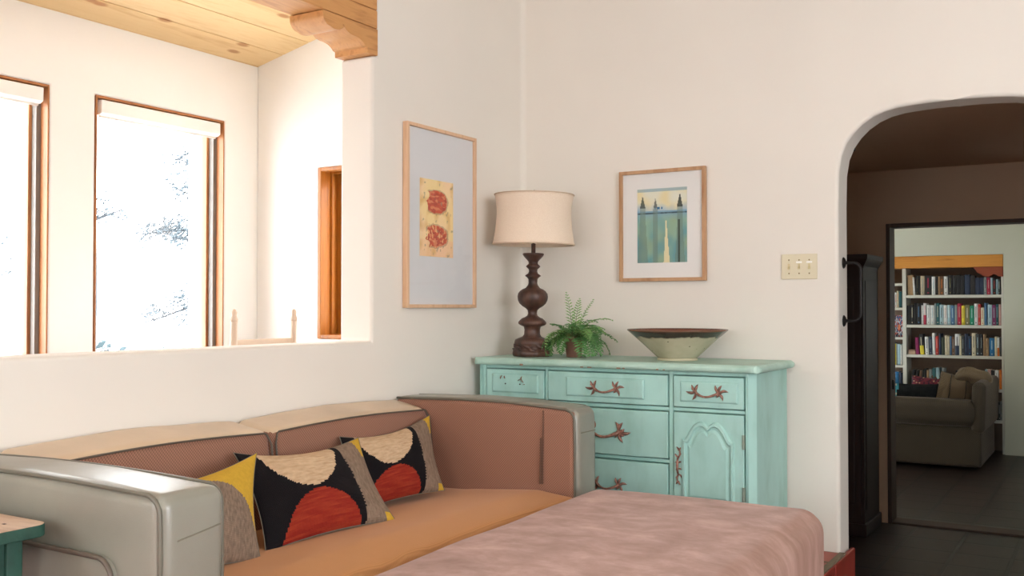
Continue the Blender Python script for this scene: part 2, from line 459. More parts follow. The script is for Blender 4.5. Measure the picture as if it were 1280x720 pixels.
for i in range(8):
    xa = NX - .19 + i * pw; xb = xa + pw - .007
    if xa > -.16: continue
    xb = min(xb, -.15)
    prism(bm, [(xa, cz(xa)), (xb, cz(xb)), (xb, cz(xb) + .03), (xa, cz(xa) + .03)], 'y', -5.05, -.1)
struct(finish('ceiling_nook', bm, M['pine']))
bm = BM(); prism(bm, [(NX - .3, cz(NX - .3) + .02), (-.15, cz(-.15) + .02), (-.15, cz(-.15) + .06), (NX - .3, cz(NX - .3) + .06)], 'y', -5.1, -.06)
struct(finish('ceiling_nook_groove_shade', bm, M['jamb_dark']))  # dark sheet added behind the planks so their grooves look shaded
bm = BM(); box(bm, NX - .3, -.17, -5.1, -.06, FL - .1, FL)
struct(finish('floor_nook', bm, M['grey_tile']))
# beam over the opening and its carved corbel
bm = BM()
box(bm, -.172, .004, -7.45, -1.222, 2.282, 2.36); box(bm, -.172, .003, -7.45, -1.222, 2.3615, 2.448)
struct(finish('beam', bm, M['beam'], bevel=(.004, 2)))
prof = [(-1.222, 2.279), (-1.222, 2.166), (-1.291, 2.166), (-1.291, 2.190), (-1.302, 2.192)]
def arc(cy, cz_, ry, rz, a0, a1, n=9): return [(cy + ry * math.cos(math.radians(a0 + (a1 - a0) * i / n)), cz_ + rz * math.sin(math.radians(a0 + (a1 - a0) * i / n))) for i in range(n + 1)]
prof += arc(-1.372, 2.178, .072, .040, 25, 92, 7)           # lower convex lobe
prof += arc(-1.378, 2.256, .064, .038, -95, -165, 6)        # hollow up to the cusp
prof += [(-1.447, 2.247)]
prof += arc(-1.492, 2.262, .062, .045, -30, -120, 8)        # upper lobe
prof += arc(-1.512, 2.262, .054, .042, -115, -178, 6)
prof += [(-1.566, 2.279)]
bm = BM(); prism(bm, prof, 'x', -.176, .006)
struct(finish('trim_3', bm, M['beam'], bevel=(.002, 1), angle=50))

# ------------------------------------------------------------------ nook windows
def nook_window(name, y0, y1, z0, z1):
    w = struct(empty(name, (NX, (y0 + y1) / 2, z0)))
    bm = BM(); t = .009
    for (a, b) in ((y0, y0 + t), (y1 - t, y1)): box(bm, NX - .055, NX + .002, a, b, z0, z1); 
    box(bm, NX - .055, NX + .002, y0 + t, y1 - t, z1 - .012, z1); box(bm, NX - .055, NX + .002, y0 + t, y1 - t, z0, z0 + .012)
    finish('window_frame', bm, M['win_wood'], w, bevel=(.002, 1))
    bm = BM()
    for (a, b) in ((y0, y0 + .03), (y1 - .03, y1)): box(bm, NX - .09, NX - .0555, a, b, z0, z1)
    finish('shade_track', bm, M['track_grey'], w)
    bm = BM(); s = .045
    xs = (NX - .135, NX - .092)
    for (a, b) in ((y0, y0 + s), (y1 - s, y1)): box(bm, *xs, a, b, z0, z1)
    box(bm, *xs, y0 + s, y1 - s, z0, z0 + s); box(bm, *xs, y0 + s, y1 - s, z1 - s, z1)
    finish('window_sash', bm, M['win_wood'], w, bevel=(.003, 2))
    bm = BM(); box(bm, NX - .116, NX - .112, y0 + s - .004, y1 - s + .004, z0 + s - .004, z1 - s + .004)
    finish('window_pane', bm, M['glass'], w)
    return w
for k, h in enumerate(holes): nook_window('window_%d' % (k + 1), *h)
lab = ['white roller blind rolled up in the window nearest the nook corner', 'white roller blind rolled up in the window cut by the picture edge', 'white roller blind of the third nook window']
for k, h in enumerate(holes[:2]):
    r = empty('roller_blind', (NX - .03, (h[0] + h[1]) / 2, 2.05), lab[k], 'blind')
    bm = BM(); ya, yb = h[0] + .031, h[1] - .031
    prism(bm, [(NX - .054, 2.122), (NX - .054, 2.05), (NX - .02, 2.046), (NX + .004, 2.058), (NX + .004, 2.122)], 'y', ya, yb)
    finish('cassette', bm, M['shade_white'], r, bevel=(.005, 2))
    bm = BM(); tube(bm, [(NX - .03, ya + .01, 2.043), (NX - .03, yb - .01, 2.043)], .007, 10)
    finish('hem_bar', bm, M['shade_white'], r, smooth=True)
# small honey-wood window in the nook's end wall
w = struct(empty('window_4', (hole[0], -.349, hole[2])))
x0, x1, z0, z1 = hole
bm = BM()
box(bm, x0, x0 + .022, -.352, -.30, z0, z1); box(bm, x0 + .022, x1, -.352, -.30, z1 - .022, z1); box(bm, x0 + .022, x1, -.352, -.30, z0, z0 + .022)
box(bm, x1 - .02, x1, -.352, -.30, z0 + .022, z1 - .022)
finish('window_frame', bm, M['win_orange'], w, bevel=(.003, 2))
bm = BM()
for (d, ya, yb) in ((.012, -.2995, -.26), (.026, -.2595, -.235), (.012, -.2345, -.20)):
    box(bm, x0, x0 + d, ya, yb, z0, z1); box(bm, x0 + d, x1 - d, ya, yb, z1 - d, z1); box(bm, x0 + d, x1 - d, ya, yb, z0, z0 + d); box(bm, x1 - d, x1, ya, yb, z0, z1)
finish('window_jamb', bm, M['win_orange'], w, bevel=(.002, 1))
bm = BM(); s = .055
box(bm, x0, x0 + s, -.1995, -.16, z0, z1); box(bm, x1 - s, x1, -.1995, -.16, z0, z1); box(bm, x0 + s, x1 - s, -.1995, -.16, z0, z0 + s); box(bm, x0 + s, x1 - s, -.1995, -.16, z1 - s, z1)
finish('window_sash', bm, M['win_orange'], w, bevel=(.003, 2))
bm = BM(); box(bm, x0 + s - .003, x1 - s + .003, -.183, -.179, z0 + s - .003, z1 - s + .003)
finish('window_pane', bm, M['glass'], w)
bm = BM(); xa = x0 + s
box(bm, xa, xa + .02, -.208, -.2, z0 + .03, z1 - .03); box(bm, xa + .02, x1 - s, -.208, -.2, z1 - s - .02, z1 - s); box(bm, xa + .02, x1 - s, -.208, -.2, z0 + s, z0 + s + .02)
finish('insect_screen_frame', bm, M['screen_dark'], w)

# chair in the nook: only the two back posts rise above the low wall
def nook_chair():
    PA, PB = Vector((-.9, -1.20, FL)), Vector((-.9, -.80, FL))
    r = empty('chair', (-1.05, -1.0, FL), 'pale wooden chair whose two back posts rise above the low wall', 'chair')
    top = 1.062
    for P in (PA, PB):
        bm = BM()
        pts = [(P.x, P.y, FL), (P.x, P.y, .05), (P.x + .01, P.y, .5), (P.x + .025, P.y, top - .04)]
        tube(bm, pts, [.018, .02, .019, .016], 12)
        lathe(bm, [(.016, 0), (.018, .012), (.012, .03), (.014, .045), (.009, .058), (0.0005, .062)], (P.x + .025, P.y, top - .042), 12)
        finish('back_post', bm, M['pale_chair'], r, smooth=True)
    for z in (.55, .72, .895):
        bm = BM(); box(bm, PA.x + .005, PA.x + .025, PA.y, PB.y, z, z + .04)
        finish('back_slat', bm, M['pale_chair'], r, bevel=(.006, 2))
    bm = BM(); soft(bm, -1.32, -.88, -1.24, -.76, .06, .10, .015, n=4)
    finish('seat', bm, M['pale_chair'], r, smooth=True)
    for y in (-1.2, -.8):
        bm = BM(); tube(bm, [(-1.28, y, FL), (-1.28, y, .07)], [.015, .02], 12)
        finish('leg', bm, M['pale_chair'], r, smooth=True)
nook_chair()

# ------------------------------------------------------------------ outside
bm = BM(); box(bm, -60, -1.95, -50, 60, -.9, -.7)
struct(finish('ground', bm, M['blown_white']))
def pine(base, h, branches, label, seed):
    rnd = random.Random(seed)
    r = empty('tree', base, label, 'tree', 'washed-out trees beyond the nook windows')
    b = Vector(base)
    bm = BM(); tube(bm, [b, b + Vector((.05, .03, h * .5)), b + Vector((.0, .1, h))], [.13, .1, .03], 8)
    finish('trunk', bm, M['bark'], r, smooth=True)
    bb = BM(); fb = BM()
    for (z, dx, dy, dz) in branches:
        s = b + Vector((0, 0, z)); e = s + Vector((dx, dy, dz)); L = (e - s).length
        mid = (s + e) / 2 + Vector((0, 0, .12 * L * rnd.uniform(-.5, .9)))
        pts = [s * (1 - t) ** 2 + mid * 2 * t * (1 - t) + e * t * t for t in [i / 8 for i in range(9)]]
        tube(bb, pts, [.022 * (1 - i / 9.5) + .004 for i in range(9)], 5)
        for q in range(int(16 * L)):
            t = rnd.uniform(.35, 1.0); i = min(7, int(t * 8)); p = pts[i].lerp(pts[i + 1], t * 8 - i)
            d = Vector((rnd.uniform(-1, 1), rnd.uniform(-1, 1), rnd.uniform(-.3, .8))).normalized() * rnd.uniform(.06, .26)
            tube(bb, [p, p + d], [.005, .002], 3)
            if rnd.random() < .8:
                for _ in range(rnd.randint(14, 30)):
                    c = p + d + Vector((rnd.gauss(0, .07), rnd.gauss(0, .09), rnd.gauss(0, .045)))
                    n = Vector((rnd.uniform(-1, 1), rnd.uniform(-1, 1), rnd.uniform(-1, 1))).normalized()
                    a = n.orthogonal().normalized() * rnd.uniform(.015, .05); e2 = n.cross(a).normalized() * .013
                    fb.faces.new([fb.verts.new(c + v) for v in (a, e2, -a, -e2)])
    finish('branches', bb, M['bark'], r, smooth=True); finish('foliage', fb, M['needles'], r)
pine((-7.0, 4.75, -.7), 4.2, [(3.4, .2, -1.3, .15), (2.95, .3, -1.0, -.2), (2.6, .4, -.9, .1), (1.75, .1, -1.0, -.1), (2.4, -.3, -1.1, .3), (3.0, .1, -1.2, .2), (2.75, -.2, -1.5, -.1), (2.55, .2, -1.35, .05), (2.25, .2, -.9, -.15), (2.15, -.1, -1.55, -.55), (3.2, .5, -.8, .25), (2.9, .2, .8, .3), (2.4, .1, .9, .2), (3.6, 0, .7, .3), (1.9, .3, -.75, -.1)],
     'washed-out tree with long bare boughs seen through the window nearest the nook corner', 3)
pine((-7.0, 2.35, -.7), 4.0, [(2.6, .1, -.75, .0), (2.35, .0, -.85, -.2), (2.2, .1, -.7, -.15), (3.1, .2, -.6, .2), (2.7, 0, .5, .2)],
     'washed-out tree at the edge of the leftmost window in view', 5)
def shrub(c, rx, rz, label, seed):
    rnd = random.Random(seed); fb = BM()
    tube(fb, [c, (c[0], c[1], c[2] + rz)], [.03, .01], 5)
    for _ in range(420):
        a = Vector((rnd.gauss(0, 1), rnd.gauss(0, 1), rnd.gauss(0, 1))).normalized() * rnd.uniform(.55, 1)
        p = Vector(c) + Vector((a.x * rx, a.y * rx, rz + a.z * rz))
        n = Vector((rnd.uniform(-1, 1), rnd.uniform(-1, 1), rnd.uniform(-1, 1))).normalized()
        u = n.orthogonal().normalized() * rnd.uniform(.04, .09); v = n.cross(u).normalized() * .04
        fb.faces.new([fb.verts.new(p + w) for w in (u, v, -u, -v)])
    tag(finish('shrub', fb, M['shrub'], loc=c), label, 'shrub', 'low shrubs outside the nook windows')
shrub((-9.0, 4.12, -.7), .42, .68, 'round washed-out shrub at the left foot of the corner window', 11)
shrub((-9.0, 5.0, -.7), .38, .62, 'low washed-out shrub at the middle foot of the corner window', 12)
shrub((-9.0, 5.75, -.7), .22, .64, 'small washed-out shrub below the boughs beside the corner window frame', 13)

# ------------------------------------------------------------------ colour patterns woven or printed into a surface
def paint(o, fn):
    me = o.data; src = me.uv_layers.active.data; uv = [tuple(l.uv) for l in src]
    at = me.color_attributes.new('pattern', 'FLOAT_COLOR', 'CORNER')
    for p in me.polygons:
        li = list(p.loop_indices)
        u = sum(uv[i][0] for i in li) / len(li); v = sum(uv[i][1] for i in li) / len(li)
        c = fn(u, v)
        for i in li: at.data[i].color = c
def sheet(bm, P00, P10, P01, nu, nv, thick):
    """thin rectangular sheet with uv on its front grid"""
    P00, P10, P01 = Vector(P00), Vector(P10), Vector(P01); nrm = (P10 - P00).cross(P01 - P00).normalized()
    uvl = bm.loops.layers.uv.new('uv')
    V = [[bm.verts.new(P00 + (P10 - P00) * (i / nu) + (P01 - P00) * (j / nv)) for j in range(nv + 1)] for i in range(nu + 1)]
    for i in range(nu):
        for j in range(nv):
            f = bm.faces.new((V[i][j], V[i + 1][j], V[i + 1][j + 1], V[i][j + 1]))
            for l, (a, b) in zip(f.loops, ((i, j), (i + 1, j), (i + 1, j + 1), (i, j + 1))): l[uvl].uv = (a / nu, b / nv)
    B = [bm.verts.new(p - nrm * thick) for p in (P00, P10, P10 + P01 - P00, P01)]
    bm.faces.new(B[::-1])
def nz(u, v, s=1.0, o=0.0): return noise.noise(Vector((u * s + o, v * s - o, o * 1.7)))
def mixc(a, b, t): t = max(0, min(1, t)); return tuple(x * (1 - t) + y * t for x, y in zip(a, b))

def art_blobs(u, v):
    base = mixc(lin((240, 214, 158)), lin((242, 210, 172)), .5 + nz(u, v, 3, 2))
    if v < .22: base = mixc(base, lin((240, 196, 160)), .6)
    c = mixc(base, lin((216, 170, 104)), max(0, nz(u, v, 7, 5)))
    for cy, k in ((.715, 0), (.27, 1)):
        du = (u - .47) / .36; dv = (v - cy) / .145
        d = du * du + dv * dv + .35 * nz(u, v, 9, 3 + k)
        left_cut = u < .16 + .10 * abs(math.sin(dv * 3 + k)) + .08 * nz(u, v, 14, 9)
        if d < 1 and not left_cut:
            red = mixc(lin((206, 98, 74)), lin((176, 84, 70)), .5 + nz(u * .5, v, 30, 4 + k))
            if nz(u * .35, v, 26, 7 + k) > .18: red = lin((214, 132, 98))
            if k and nz(u, v, 20, 13) > .22: red = lin((226, 170, 122))
            c = red
        elif d < 1.25 and not left_cut: c = mixc(c, lin((150, 110, 90)), .5)
    if nz(u, v, 18, 21) > .5: c = mixc(c, lin((120, 120, 110)), .5)
    return c
def art_trees(u, v):
    n = nz(u, v, 6, 1)
    if v > .70:
        c = mixc(lin((222, 222, 206)), lin((226, 214, 170)), .5 + n)
        c = mixc(c, lin((150, 178, 200)), (.80 - v) * 7 + nz(u, v, 8, 8) * .5)
        if v > .96: c = mixc(c, lin((130, 168, 186)), .7)
    else:
        c = mixc(lin((146, 178, 158)), lin((110, 158, 164)), .55 + n * .9 + (.35 - v))
        c = mixc(c, lin((160, 170, 120)), max(0, nz(u, v, 4, 12)))
        if v > .56: c = mixc(c, lin((126, 164, 196)), (v - .56) * 6)
    if .655 < v < .68: c = mixc(lin((52, 66, 78)), c, .15 + max(0, nz(u, v, 20, 2)))
    for (tu, top, w, dk) in ((.11, .91, .055, .85), (.37, .87, .05, .75), (.86, .93, .05, .9)):
        hw = w * min(1, (top - v) / .16) if v < top else -1
        if v < .80 and v < top: hw = max(hw, w * (.7 + (.80 - v) * 1.6)) if tu != .37 else hw
        if hw > 0 and abs(u - tu) < hw:
            dark = lin((50, 62, 62)) if v > .74 else lin((112, 130, 118))
            c = mixc(c, dark, dk if v > .74 else .55)
    if v < .57 and .82 < u < .855: c = mixc(c, lin((66, 74, 66)), .85)
    if v < .56:
        pw_ = .012 + .05 * ((.56 - v) / .56) ** 1.3; pc = .585 + .02 * (.56 - v)
        if abs(u - pc) < pw_: c = lin((226, 216, 176))
    if .36 < u < .52 and .72 < v < .755 and abs(math.sin(u * 40)) > .5: c = lin((64, 110, 150))
    return c

def picture(name, axis, a0, a1, z0, z1, label, cat, fw, depth, fmat, mmat, art, artfn, glass_refl):
    """framed work hung on a wall; axis 'x': on the left wall (runs in y); axis 'y': on the back wall (runs in x)"""
    if axis == 'x': P = lambda a, d, z: (d, a, z)
    else: P = lambda a, d, z: (a, -d, z)
    base = P((a0 + a1) / 2, .0, z0)
    r = empty(name, base, label, cat)
    def bx(bm, a, b, d0, d1, c, d):
        if axis == 'x': box(bm, d0, d1, a, b, c, d)
        else: box(bm, a, b, -d1, -d0, c, d)
    bm = BM()
    bx(bm, a0, a0 + fw, .002, depth, z0, z1); bx(bm, a1 - fw, a1, .002, depth, z0, z1)
    bx(bm, a0 + fw, a1 - fw, .002, depth, z0, z0 + fw); bx(bm, a0 + fw, a1 - fw, .002, depth, z1 - fw, z1)
    finish('frame', bm, fmat, r, bevel=(.0012, 1))
    bm = BM(); bx(bm, a0 + fw - .002, a1 - fw + .002, .004, depth - .014, z0 + fw - .002, z1 - fw + .002)
    finish('mat_board', bm, mmat, r)
    bm = BM(); d = depth - .0125
    q0, q1, y0, y1 = art
    sheet(bm, P(q0, d, y0), P(q1, d, y0), P(q0, d, y1), 72, 96, .001)
    o = finish('print', bm, M['print'], r); paint(o, artfn)
    bm = BM(); bx(bm, a0 + fw - .001, a1 - fw + .001, depth - .009, depth - .007, z0 + fw - .001, z1 - fw + .001)
    finish('glazing', bm, M[glass_refl], r)
M['pic_glass'] = glass('picture_glass', .8, 1.35)
picture('framed_picture', 'x', -1.042, -.487, 1.087, 1.915, 'tall pale-framed print with two red blots on yellow paper, left wall', 'picture', .016, .03, M['maple'], M['mat_board_cool'], (-.935, -.672, 1.322, 1.676), art_blobs, 'pic_glass')
picture('framed_picture', 'y', .577, 1.028, 1.217, 1.765, 'oak-framed landscape print with dark trees over teal, above dresser', 'picture', .017, .028, M['oak'], M['mat_board'], (.672, .932, 1.308, 1.672), art_trees, 'pic_glass')

# ------------------------------------------------------------------ switch plate, speaker, handle
r = empty('light_switch', (1.4665, 0, 1.216), 'ivory triple light switch plate on wall beside the arch', 'light switch')
bm = BM(); box(bm, 1.385, 1.548, -.007, -.0005, 1.217, 1.332); finish('cover_plate', bm, M['ivory'], r, bevel=(.004, 3))
for k in range(3):
    x = 1.4205 + k * .046
    bm = BM(); box(bm, x - .005, x + .005, -.0085, -.006, 1.262, 1.288); prism(bm, [(-.0075, 1.278), (-.0075, 1.268), (-.018, 1.262), (-.019, 1.268)], 'x', x - .0035, x + .0035)
    finish('toggle', bm, M['ivory_dark'], r)
    for z in (1.244, 1.305):
        bm = BM(); bmesh.ops.create_uvsphere(bm, u_segments=10, v_segments=6, radius=.0035, matrix=Matrix.Translation((x, -.007, z)) @ Matrix.Diagonal((1, .5, 1, 1)))
        finish('screw', bm, M['screw'], r, smooth=True)
    if k:
        bm = BM(); box(bm, x - .013, x + .013, -.0078, -.0069, 1.291, 1.2985); finish('paper_tag', bm, M['label_white'], r)
bm = BM(); box(bm, 1.40, 1.505, .86, .98, 1.93, 2.012); box(bm, 1.41, 1.495, .853, .862, 1.94, 2.0)
tag(finish('speaker', bm, M['black_iron'], loc=(1.45, .92, 2.012), bevel=(.006, 2)), 'small black box mounted under the dim hall ceiling', 'speaker')
r = empty('grab_handle', (1.64, .09, 1.16), 'black wrought iron grab handle on the arch jamb', 'handle')
for z in (1.291, 1.028):
    bm = BM(); lathe(bm, [(.026, 0), (.026, .003), (.02, .008), (.008, .012), (.007, .02)], (0, 0, 0), 20)
    bmesh.ops.rotate(bm, verts=bm.verts, cent=(0, 0, 0), matrix=Matrix.Rotation(PI / 2, 3, 'Y')); bmesh.ops.translate(bm, verts=bm.verts, vec=(1.64, .09, z))
    finish('rosette', bm, M['black_iron'], r, smooth=True)
bm = BM()
pts = [(1.645, .09, 1.291)] + [(1.685 + .032 * math.sin(a), .09, 1.259 + .032 * math.cos(a)) for a in [i * PI / 2 / 6 for i in range(7)]]
pts += [(1.717, .09, z) for z in (1.22, 1.16, 1.10)] + [(1.685 + .032 * math.cos(a), .09, 1.06 - .032 * math.sin(a)) for a in [i * PI / 2 / 6 for i in range(7)]] + [(1.645, .09, 1.028)]
tube(bm, pts, .0065, 10); finish('bar', bm, M['black_iron'], r, smooth=True)

# ------------------------------------------------------------------ dresser
DF = -.497
dr = empty('dresser', (.73, -.26, 0), 'distressed turquoise dresser with copper pulls standing against the cream wall', 'dresser')
body = [(.05, -.02), (.05, -.49), (.09, -.49), (.09, -.475), (1.37, -.475), (1.37, -.49), (1.384, -.49), (1.412, -.455), (1.412, -.02)]
bm = BM()
# carcass: sides, back, bottom, face frame
box(bm, .05, .07, -.49, -.02, .12, .815); box(bm, .07, 1.39, -.03, -.02, .12, .815); box(bm, .07, 1.39, -.47, -.03, .12, .14)
prism(bm, [(1.372, -.49), (1.386, -.49), (1.412, -.46), (1.412, -.02), (1.39, -.02), (1.39, -.46), (1.372, -.47)], 'z', .12, .815)
for (a, b) in ((.07, .089), (.4155, .4295), (1.0325, 1.0515)): box(bm, a, b, -.49, -.465, .12, .815)
box(bm, .089, 1.372, -.488, -.465, .7985, .815)
for (a, b) in ((.089, .4155), (1.0515, 1.372)):
    box(bm, a, b, -.488, -.465, .6415, .6565); box(bm, a, b, -.488, -.465, .12, .195)
for (a, b) in ((.6395, .6565), (.4125, .4285), (.12, .195)): box(bm, .4295, 1.0325, -.488, -.465, a, b)
box(bm, .07, 1.39, -.44, -.43, .14, .81)
finish('carcass', bm, M['turq'], dr, bevel=(.002, 1))
for x in (1.3755, 1.3795, 1.3835, .055, .062, .069):
    bm = BM(); tube(bm, [(x, -.4912, .14), (x, -.4912, .80)], .0022, 6); finish('flute', bm, M['turq'], dr, smooth=True)
# shaped skirt and feet
sk = [(.06, .0), (.12, .0), (.15, .06), (.22, .085), (.60, .085), (.73, .065), (.86, .085), (1.24, .085), (1.31, .06), (1.34, .0), (1.40, .0), (1.40, .125), (.06, .125)]
bm = BM(); prism(bm, sk, 'y', -.488, -.46)
for sx in (.06, 1.35): box(bm, sx, sx + .05, -.08, -.03, 0, .125)
prism(bm, [(-.46, 0), (-.40, 0), (-.37, .06), (-.30, .085), (-.14, .085), (-.08, .0), (-.03, 0), (-.03, .125), (-.46, .125)], 'x', 1.375, 1.405)
prism(bm, [(-.46, 0), (-.40, 0), (-.37, .06), (-.30, .085), (-.14, .085), (-.08, .0), (-.03, 0), (-.03, .125), (-.46, .125)], 'x', .055, .085)
finish('skirt', bm, M['turq'], dr, bevel=(.003, 1))
# top with shaped edge
rc = .05; top = [(.025, -.012), (.025, -.53 + rc)] + [(.025 + rc - rc * math.cos(a), -.53 + rc - rc * math.sin(a)) for a in [i * PI / 2 / 6 for i in range(1, 7)]]
top += [(1.445 - rc + rc * math.sin(a), -.53 + rc - rc * math.cos(a)) for a in [i * PI / 2 / 6 for i in range(0, 7)]] + [(1.445, -.012)]
bm = BM()
def inset(pts, d): 
    cx = sum(p[0] for p in pts) / len(pts); 
    return [(min(max(p[0], .025 + d), 1.445 - d), min(max(p[1], -.53 + d), -.012)) for p in pts]
layers = [(.012, .815), (.003, .820), (0, .827), (0, .834), (.003, .840), (.010, .845), (.014, .848)]
rings = [[bm.verts.new((x, y, z)) for x, y in inset(top, d)] for d, z in layers]
for a, b in zip(rings[:-1], rings[1:]):
    for i in range(len(a)): bm.faces.new((a[i], a[(i + 1) % len(a)], b[(i + 1) % len(a)], b[i]))
bm.faces.new(rings[0]); bm.faces.new(rings[-1])
finish('dresser_top', bm, M['turq_top'], dr)
bm = BM()
for x in (.62, .655, .80, .83, .99, 1.02, .3): box(bm, x, x + random.uniform(.008, .028), -.5315, -.529, .817, .817 + random.uniform(.004, .008))
finish('paint_chip', bm, M['scar'], dr)['kind'] = 'stuff'

def leaf(bm, P, ang, L, W, y):
    """pointed acanthus leaf lying on a vertical front (x-z plane), thickness towards -y"""
    d = Vector((math.cos(ang), 0, math.sin(ang))); s = Vector((-math.sin(ang), 0, math.cos(ang))); P = Vector((P[0], y, P[1]))
    sec = [(0, .35), (.25, .8), (.5, 1), (.75, .75), (1, .08)]
    prev = None
    for t, w in sec:
        curl = s * (.15 * L * math.sin(t * 2.8) * (1 if int(L * 1e4) % 3 else -1))
        c = P + d * (L * t) + curl
        ring = [bm.verts.new(c + s * (W * w)), bm.verts.new(c + Vector((0, -.006 - .003 * math.sin(t * PI), 0))), bm.verts.new(c - s * (W * w)), bm.verts.new(c + Vector((0, .001, 0)))]
        if prev:
            for k in range(4): bm.faces.new((prev[k], prev[(k + 1) % 4], ring[(k + 1) % 4], ring[k]))
        else: bm.faces.new(ring)
        prev = ring
    bm.faces.new(prev[::-1])
def pull(bm, cx, cz_, y, w, s=1.0):
    """drooping bail between two leaf rosettes"""
    for sg in (-1, 1):
        px = cx + sg * w / 2
        for a, L in ((4, .044), (62, .035), (110, .034), (-62, .038), (-115, .022), (30, .024), (-30, .024)):
            ang = math.radians(a) if sg > 0 else PI - math.radians(a)
            leaf(bm, (px, cz_), ang, L * s, .0064 * s, y)
        bmesh.ops.create_uvsphere(bm, u_segments=10, v_segments=8, radius=.007 * s, matrix=Matrix.Translation((px, y - .004, cz_)))
    n = 10
    tube(bm, [(cx - w / 2 + w * i / n, y - .006 - .016 * math.sin(PI * i / n), cz_ - .016 * s * math.sin(PI * i / n) - .002) for i in range(n + 1)], [.0045 * s if 2 < i < 8 else .0055 * s for i in range(n + 1)], 8)
def raised(bm, x0, x1, z0, z1, yb, yf, bev=.008):
    """bevelled raised field on a vertical front"""
    a = [bm.verts.new(p) for p in ((x0, yb, z0), (x1, yb, z0), (x1, yb, z1), (x0, yb, z1))]
    b = [bm.verts.new(p) for p in ((x0 + bev, yf, z0 + bev), (x1 - bev, yf, z0 + bev), (x1 - bev, yf, z1 - bev), (x0 + bev, yf, z1 - bev))]
    for i in range(4): bm.faces.new((a[i], a[(i + 1) % 4], b[(i + 1) % 4], b[i]))
    bm.faces.new(b); bm.faces.new(a[::-1])
def drawer(x0, x1, z0, z1, field=None, bow=False):
    bm = BM()
    if bow:
        m = .105
        prism(bm, [(x0, -.46), (x0, DF), (x0 + m, DF - .006), (x0 + m + .012, DF - .012), (x1 - m - .012, DF - .012), (x1 - m, DF - .006), (x1, DF), (x1, -.46)], 'z', z0, z1)
        yf = DF - .012
    else:
        box(bm, x0, x1, DF, -.46, z0, z1); yf = DF
    if field: raised(bm, *field, yf + .0005, yf - .006)
    return finish('drawer', bm, M['turq'], dr, bevel=(.003, 2)), yf
def add_pull(d, cx, cz_, y, w, s):
    bm = BM(); pull(bm, cx, cz_, y, w, s); o = finish('drawer_pull', bm, M['copper'], d, smooth=True); o['label'] = 'copper leaf-shaped pull'
d, y = drawer(.0935, .411, .661, .794, (.125, .385, .682, .775))
for x in (.205, .285):
    bm = BM(); lathe(bm, [(.0035, 0), (.0035, .002), (.0005, .0022)], (0, 0, 0), 10)
    bmesh.ops.rotate(bm, verts=bm.verts, cent=(0, 0, 0), matrix=Matrix.Rotation(PI / 2, 3, 'X')); bmesh.ops.translate(bm, verts=bm.verts, vec=(x, y - .006, .726))
    finish('screw_hole', bm, M['hole'], d)
for grp in (((.178, .748, .02, 60), (.203, .75, .014, 100)), ((.275, .742, .022, 20), (.292, .745, .02, 70), (.305, .735, .016, 120), (.303, .724, .01, 10))):
    bm = BM()
    for (x, z, L, a) in grp: leaf(bm, (x, z), math.radians(a), L, .0015, y - .0055)
    finish('pull_scar', bm, M['scar'], d)
d, y = drawer(.434, 1.028, .661, .794, (.535, .925, .683, .775), True); add_pull(d, .735, .728, y - .006, .105, 1.0)
d, y = drawer(1.056, 1.3675, .661, .794, (1.085, 1.345, .682, .775)); add_pull(d, 1.21, .728, y - .006, .10, 1.0)
d, y = drawer(.434, 1.028, .433, .635, None, True); add_pull(d, .732, .535, y, .135, 1.35)
d, y = drawer(.434, 1.028, .1995, .408, None, True); add_pull(d, .745, .30, y, .105, 1.0)
